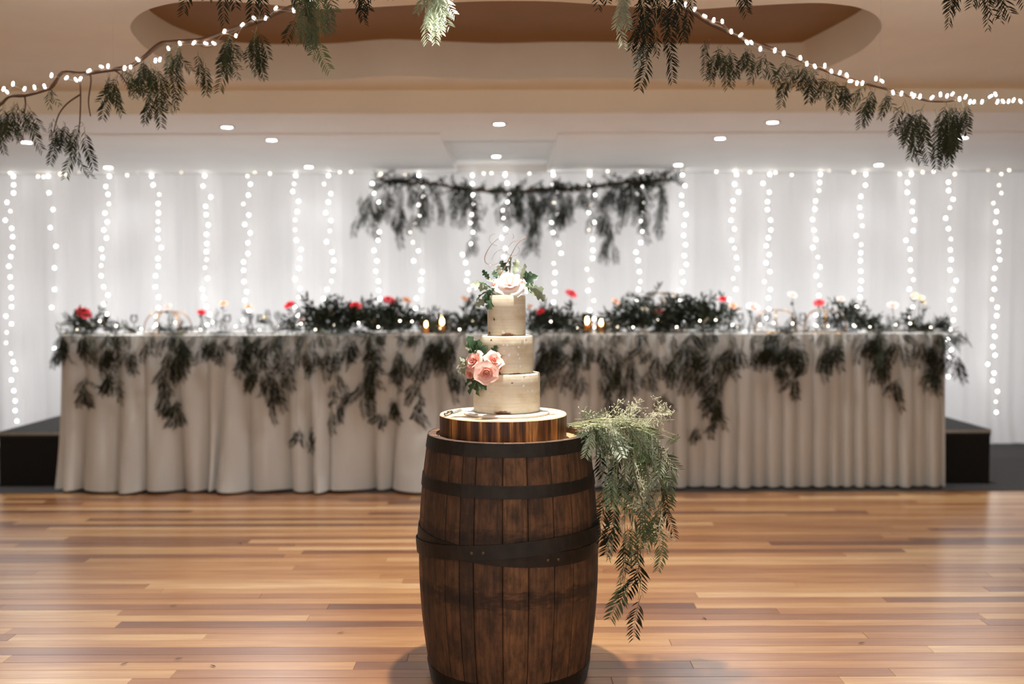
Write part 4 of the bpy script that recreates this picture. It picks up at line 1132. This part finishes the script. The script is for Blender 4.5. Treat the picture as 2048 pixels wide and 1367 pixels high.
for (a, b, hw, hh, n_, ty) in clumps:
    yy = 7.42 + rt.uniform(-0.05, 0.14)
    c0 = P(a, b, yy); rx = hw / F * yy; rz = hh / F * yy
    base = Vector((c0.x, yy, TZ))
    ct = thing('foliage_arrangement', cl_lab[ty] + min(anchors, key=lambda q: abs(q[0] - a))[1], 'foliage', base, 'foliage arrangements on the head table' if ty == 0 else 'airy sprigs on the head table')
    for j in range(int(n_ * (1.5 if ty == 0 else 1.2))):
        q = Vector((rt.gauss(0, 0.5) * rx, rt.gauss(0, 0.07), max(0.02, c0.z - TZ + rt.uniform(-0.9, 0.35) * rz)))
        d = Vector((rt.gauss(0, 0.8), rt.uniform(-0.9, 0.5), rt.uniform(-0.15, 1.0)))
        if ty == 0:
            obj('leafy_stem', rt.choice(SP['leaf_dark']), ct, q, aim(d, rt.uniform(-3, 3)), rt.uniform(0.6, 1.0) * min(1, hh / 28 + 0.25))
            if j % 2: obj('frond', rt.choice(FR['leaf_dark']), ct, q, aim(d, rt.uniform(-3, 3)), rt.uniform(0.5, 0.8))
        else:
            obj('frond', rt.choice(FR['leaf_dark']), ct, q, aim(Vector((d.x, d.y, abs(d.z) + 0.4)), rt.uniform(-3, 3)), rt.uniform(0.4, 0.65))


def bloom(Rr, mat, seed):
    parts = []
    r = random.Random(seed)
    for k_, n_ in enumerate((3, 4, 5, 5)):
        me_ = petal_mesh(k_, Rr, mat, seed + k_); a = r.uniform(0, 6)
        vv = [v.co.copy() for v in me_.vertices]; ff = [tuple(p.vertices) for p in me_.polygons]; bpy.data.meshes.remove(me_)
        for i in range(n_):
            q = Quaternion((0, 0, 1), a + 2 * PI * i / n_)
            parts.append(([q @ v for v in vv], ff))
    return mesh('bloom', *join(parts), mat, True)


BLM = {m: bloom(1.0, M[m], 60 + i) for i, m in enumerate(('red', 'coral', 'pink', 'peach', 'cream'))}
RL = lobed_leaf(8, 0.05, 0.017, 0.5, M['leaf_dark'], 0.3)
VASE = mesh('vase', *lathe([(0.018, 0.0), (0.022, 0.004), (0.024, 0.05), (0.016, 0.075), (0.011, 0.09), (0.011, 0.115), (0.014, 0.12), (0.0125, 0.12), (0.0095, 0.114), (0.0095, 0.09), (0.0145, 0.073), (0.0225, 0.05), (0.0205, 0.006)], 20, False, False), M['glass'], True)
names = {'red': 'red', 'coral': 'coral red', 'pink': 'blush pink', 'peach': 'peach', 'cream': 'cream'}
roses = [(168, 622, 27, 'red', 0), (403, 622, 15, 'red', 1), (578, 607, 20, 'red', 1), (711, 609, 22, 'red', 0), (778, 598, 22, 'coral', 0), (1143, 586, 22, 'coral', 0), (1080, 622, 15, 'red', 0), (1316, 623, 17, 'red', 0), (1446, 598, 16, 'red', 0), (1638, 606, 20, 'coral', 1),
         (334, 611, 17, 'pink', 2), (447, 604, 15, 'peach', 1), (497, 611, 14, 'peach', 1), (604, 636, 14, 'pink', 0), (814, 598, 17, 'peach', 0), (930, 596, 14, 'peach', 0), (1232, 602, 16, 'peach', 0), (1326, 637, 18, 'peach', 0), (1466, 612, 16, 'peach', 1), (1506, 613, 22, 'pink', 1), (1585, 590, 16, 'pink', 1), (1682, 599, 14, 'pink', 1), (1785, 611, 18, 'pink', 1), (660, 622, 17, 'cream', 0), (746, 638, 15, 'cream', 0),
         (1840, 596, 16, 'cream', 1), (1828, 592, 12, 'cream', 0), (1846, 606, 12, 'cream', 0), (530, 632, 11, 'cream', 0), (1290, 618, 12, 'cream', 0), (1060, 612, 11, 'peach', 0), (1410, 640, 12, 'cream', 0)]
for i, (a, b, szp, mname, vase) in enumerate(roses):
    yy = 7.40 + rt.uniform(-0.04, 0.05)
    p = P(a, b, yy); base = Vector((p.x + rt.uniform(-0.012, 0.012), yy, TZ)); h = p.z - TZ
    where = {0: 'rising out of the dark table foliage', 1: 'standing alone in a glass bud vase', 2: 'inside the gold wire dome'}[vase]
    t = thing('rose', 'single %s rose on a green stem %s' % (names[mname], where), 'rose', base, '%s roses %s' % (names[mname], where))
    Rr = szp * 0.62 / F * yy
    d = Vector((rt.gauss(0, 0.3), -0.55, 0.8)).normalized()
    obj('bloom', BLM[mname], t, p - base - d * Rr * 0.3, Vector((0, 0, 1)).rotation_difference(d), Rr)
    z0 = 0.012 if vase == 1 else 0.0
    sub_obj('stem', tube(smooth_poly([Vector((0, 0, z0)), Vector((rt.uniform(-.008, .008), 0, h * 0.55)), p - base - d * Rr * 0.3], 4), 0.0022, 5), M['leaf_deep'], t, True)
    for j in range(3 if vase != 2 else 1):
        th = rt.uniform(0, 6.28); hz = h * rt.uniform(0.62, 0.9)
        obj('leaf', RL, t, (0, 0, hz), aim(Vector((math.cos(th), math.sin(th), 0.5))), rt.uniform(0.7, 1.0))
    if i == 0:
        for j in range(7):
            th = j * 0.9; obj('leaf', RL, t, p - base + Vector((0, 0.02, 0)), aim(Vector((math.cos(th), 0.2, math.sin(th)))), 1.0)
    if vase == 1:
        vt = thing('bud_vase', 'small clear glass bud vase holding a single rose', 'vase', base, 'bud vases on the head table')
        obj('vase_body', VASE, vt)

# gold wire domes
for (a, zb, lab) in ((336, 0, 'gold wire dome on the table around a blush pink rose'), (1552, 0, 'rose gold wire dome on the table beside two blush roses'), (1650, 0, 'rose gold wire dome on the table around a coral red rose'), (1326, 1, 'tall pale wire arch dome behind the dense dark foliage')):
    yy = 7.44 if not zb else 7.62
    c0 = Vector((P(a, 640, yy).x, yy, TZ))
    t = thing('wire_dome', lab, 'table decoration', c0)
    Rd = 0.172 if not zb else 0.19; H = P(a, 622 if not zb else 587, yy).z - TZ
    n_ = 40
    ring = [Vector((Rd * math.cos(2 * PI * k_ / n_), Rd * math.sin(2 * PI * k_ / n_) * 0.95, 0.004)) for k_ in range(n_ + 1)]
    sub_obj('base_ring', tube(ring, 0.0035, 6, False), M['gold'], t, True)
    for k_ in range(6):
        th = 2 * PI * (k_ + 0.25) / 6
        arc = []
        for j in range(13):
            u = j / 12 * PI / 2
            rr = Rd * math.cos(u) ** 0.55 if j < 12 else 0.012
            arc.append(Vector((rr * math.cos(th), rr * math.sin(th), 0.004 + H * math.sin(u) ** 0.9)))
        sub_obj('wire_rib', tube(arc, 0.0042, 6), M['gold'], t, True)
    sub_obj('crown_ring', lathe([(0.010, -0.004), (0.016, -0.003), (0.016, 0.003), (0.010, 0.004)], 16, False, False), M['gold'], t, True, (0, 0, H + 0.004))

# candles in glass
GL = mesh('glass_cup', *lathe([(0.030, 0.0), (0.034, 0.003), (0.036, 0.125), (0.0335, 0.125), (0.0315, 0.008)], 24, False, True), M['amber'], True)
WX = mesh('candle_wax', *lathe([(0.0, 0.010), (0.029, 0.010), (0.029, 0.055), (0.006, 0.052)], 20), M['wax'], True)
FLM = mesh('flame', *lathe([(0.001, 0.057), (0.009, 0.066), (0.012, 0.076), (0.007, 0.094), (0.0008, 0.108)], 10), M['flame'], True)
for (a, sc) in ((852, 0.9), (884, 1.15), (1174, 1.2), (1202, 1.0)):
    yy = 7.38; c0 = Vector((P(a, 650, yy).x, yy, TZ))
    t = thing('glass_candle', 'lit candle glowing in an amber glass cup on the head table', 'candle', c0, 'candles in glass cups')
    t.scale = (sc, sc, sc)
    obj('glass_cup', GL, t); obj('candle_wax', WX, t); obj('flame', FLM, t)
# wine glasses
WG = mesh('wine_glass', *lathe([(0.032, 0.0), (0.032, 0.002), (0.004, 0.006), (0.0035, 0.085), (0.012, 0.095), (0.030, 0.115), (0.034, 0.140), (0.029, 0.175), (0.0278, 0.175), (0.0325, 0.140), (0.0285, 0.117), (0.010, 0.098), (0.001, 0.095)], 24, False, True), M['glass'], True)
for a in (268, 455, 520, 620, 905, 1225, 1480, 1535, 1605, 1672, 1810):
    yy = 7.66 + rt.uniform(-0.04, 0.08)
    o = obj('wine_glass', WG, None, Vector((P(a, 650, yy).x, yy, TZ + 0.0005)), None, 0.8)
    tag(o, 'clear stemmed wine glass behind the greenery on the head table', 'glass', 'wine glasses on the head table')
# seed-light string lying in the table greenery
t = thing('seed_light_string', 'fine copper string of warm seed lights lying in the table greenery', 'fairy lights', (0, 7.3, TZ))
pts = []
for a in range(150, 1880, 40):
    q = P(a + rt.uniform(-9, 9), rt.uniform(640, 660), 7.28); pts.append(Vector((q.x, rt.uniform(-0.05, 0.08), max(0.01, q.z - TZ))))
sub_obj('copper_wire', tube(pts, 0.0005, 3, False), M['gold'], t)
SEED = mesh('bulb', *lathe([(0.0005, -0.005), (0.004, -0.003), (0.005, 0.0), (0.004, 0.003), (0.0005, 0.005)], 8), M['bulb_seed'], True)
for p in pts: obj('bulb', SEED, t, p)
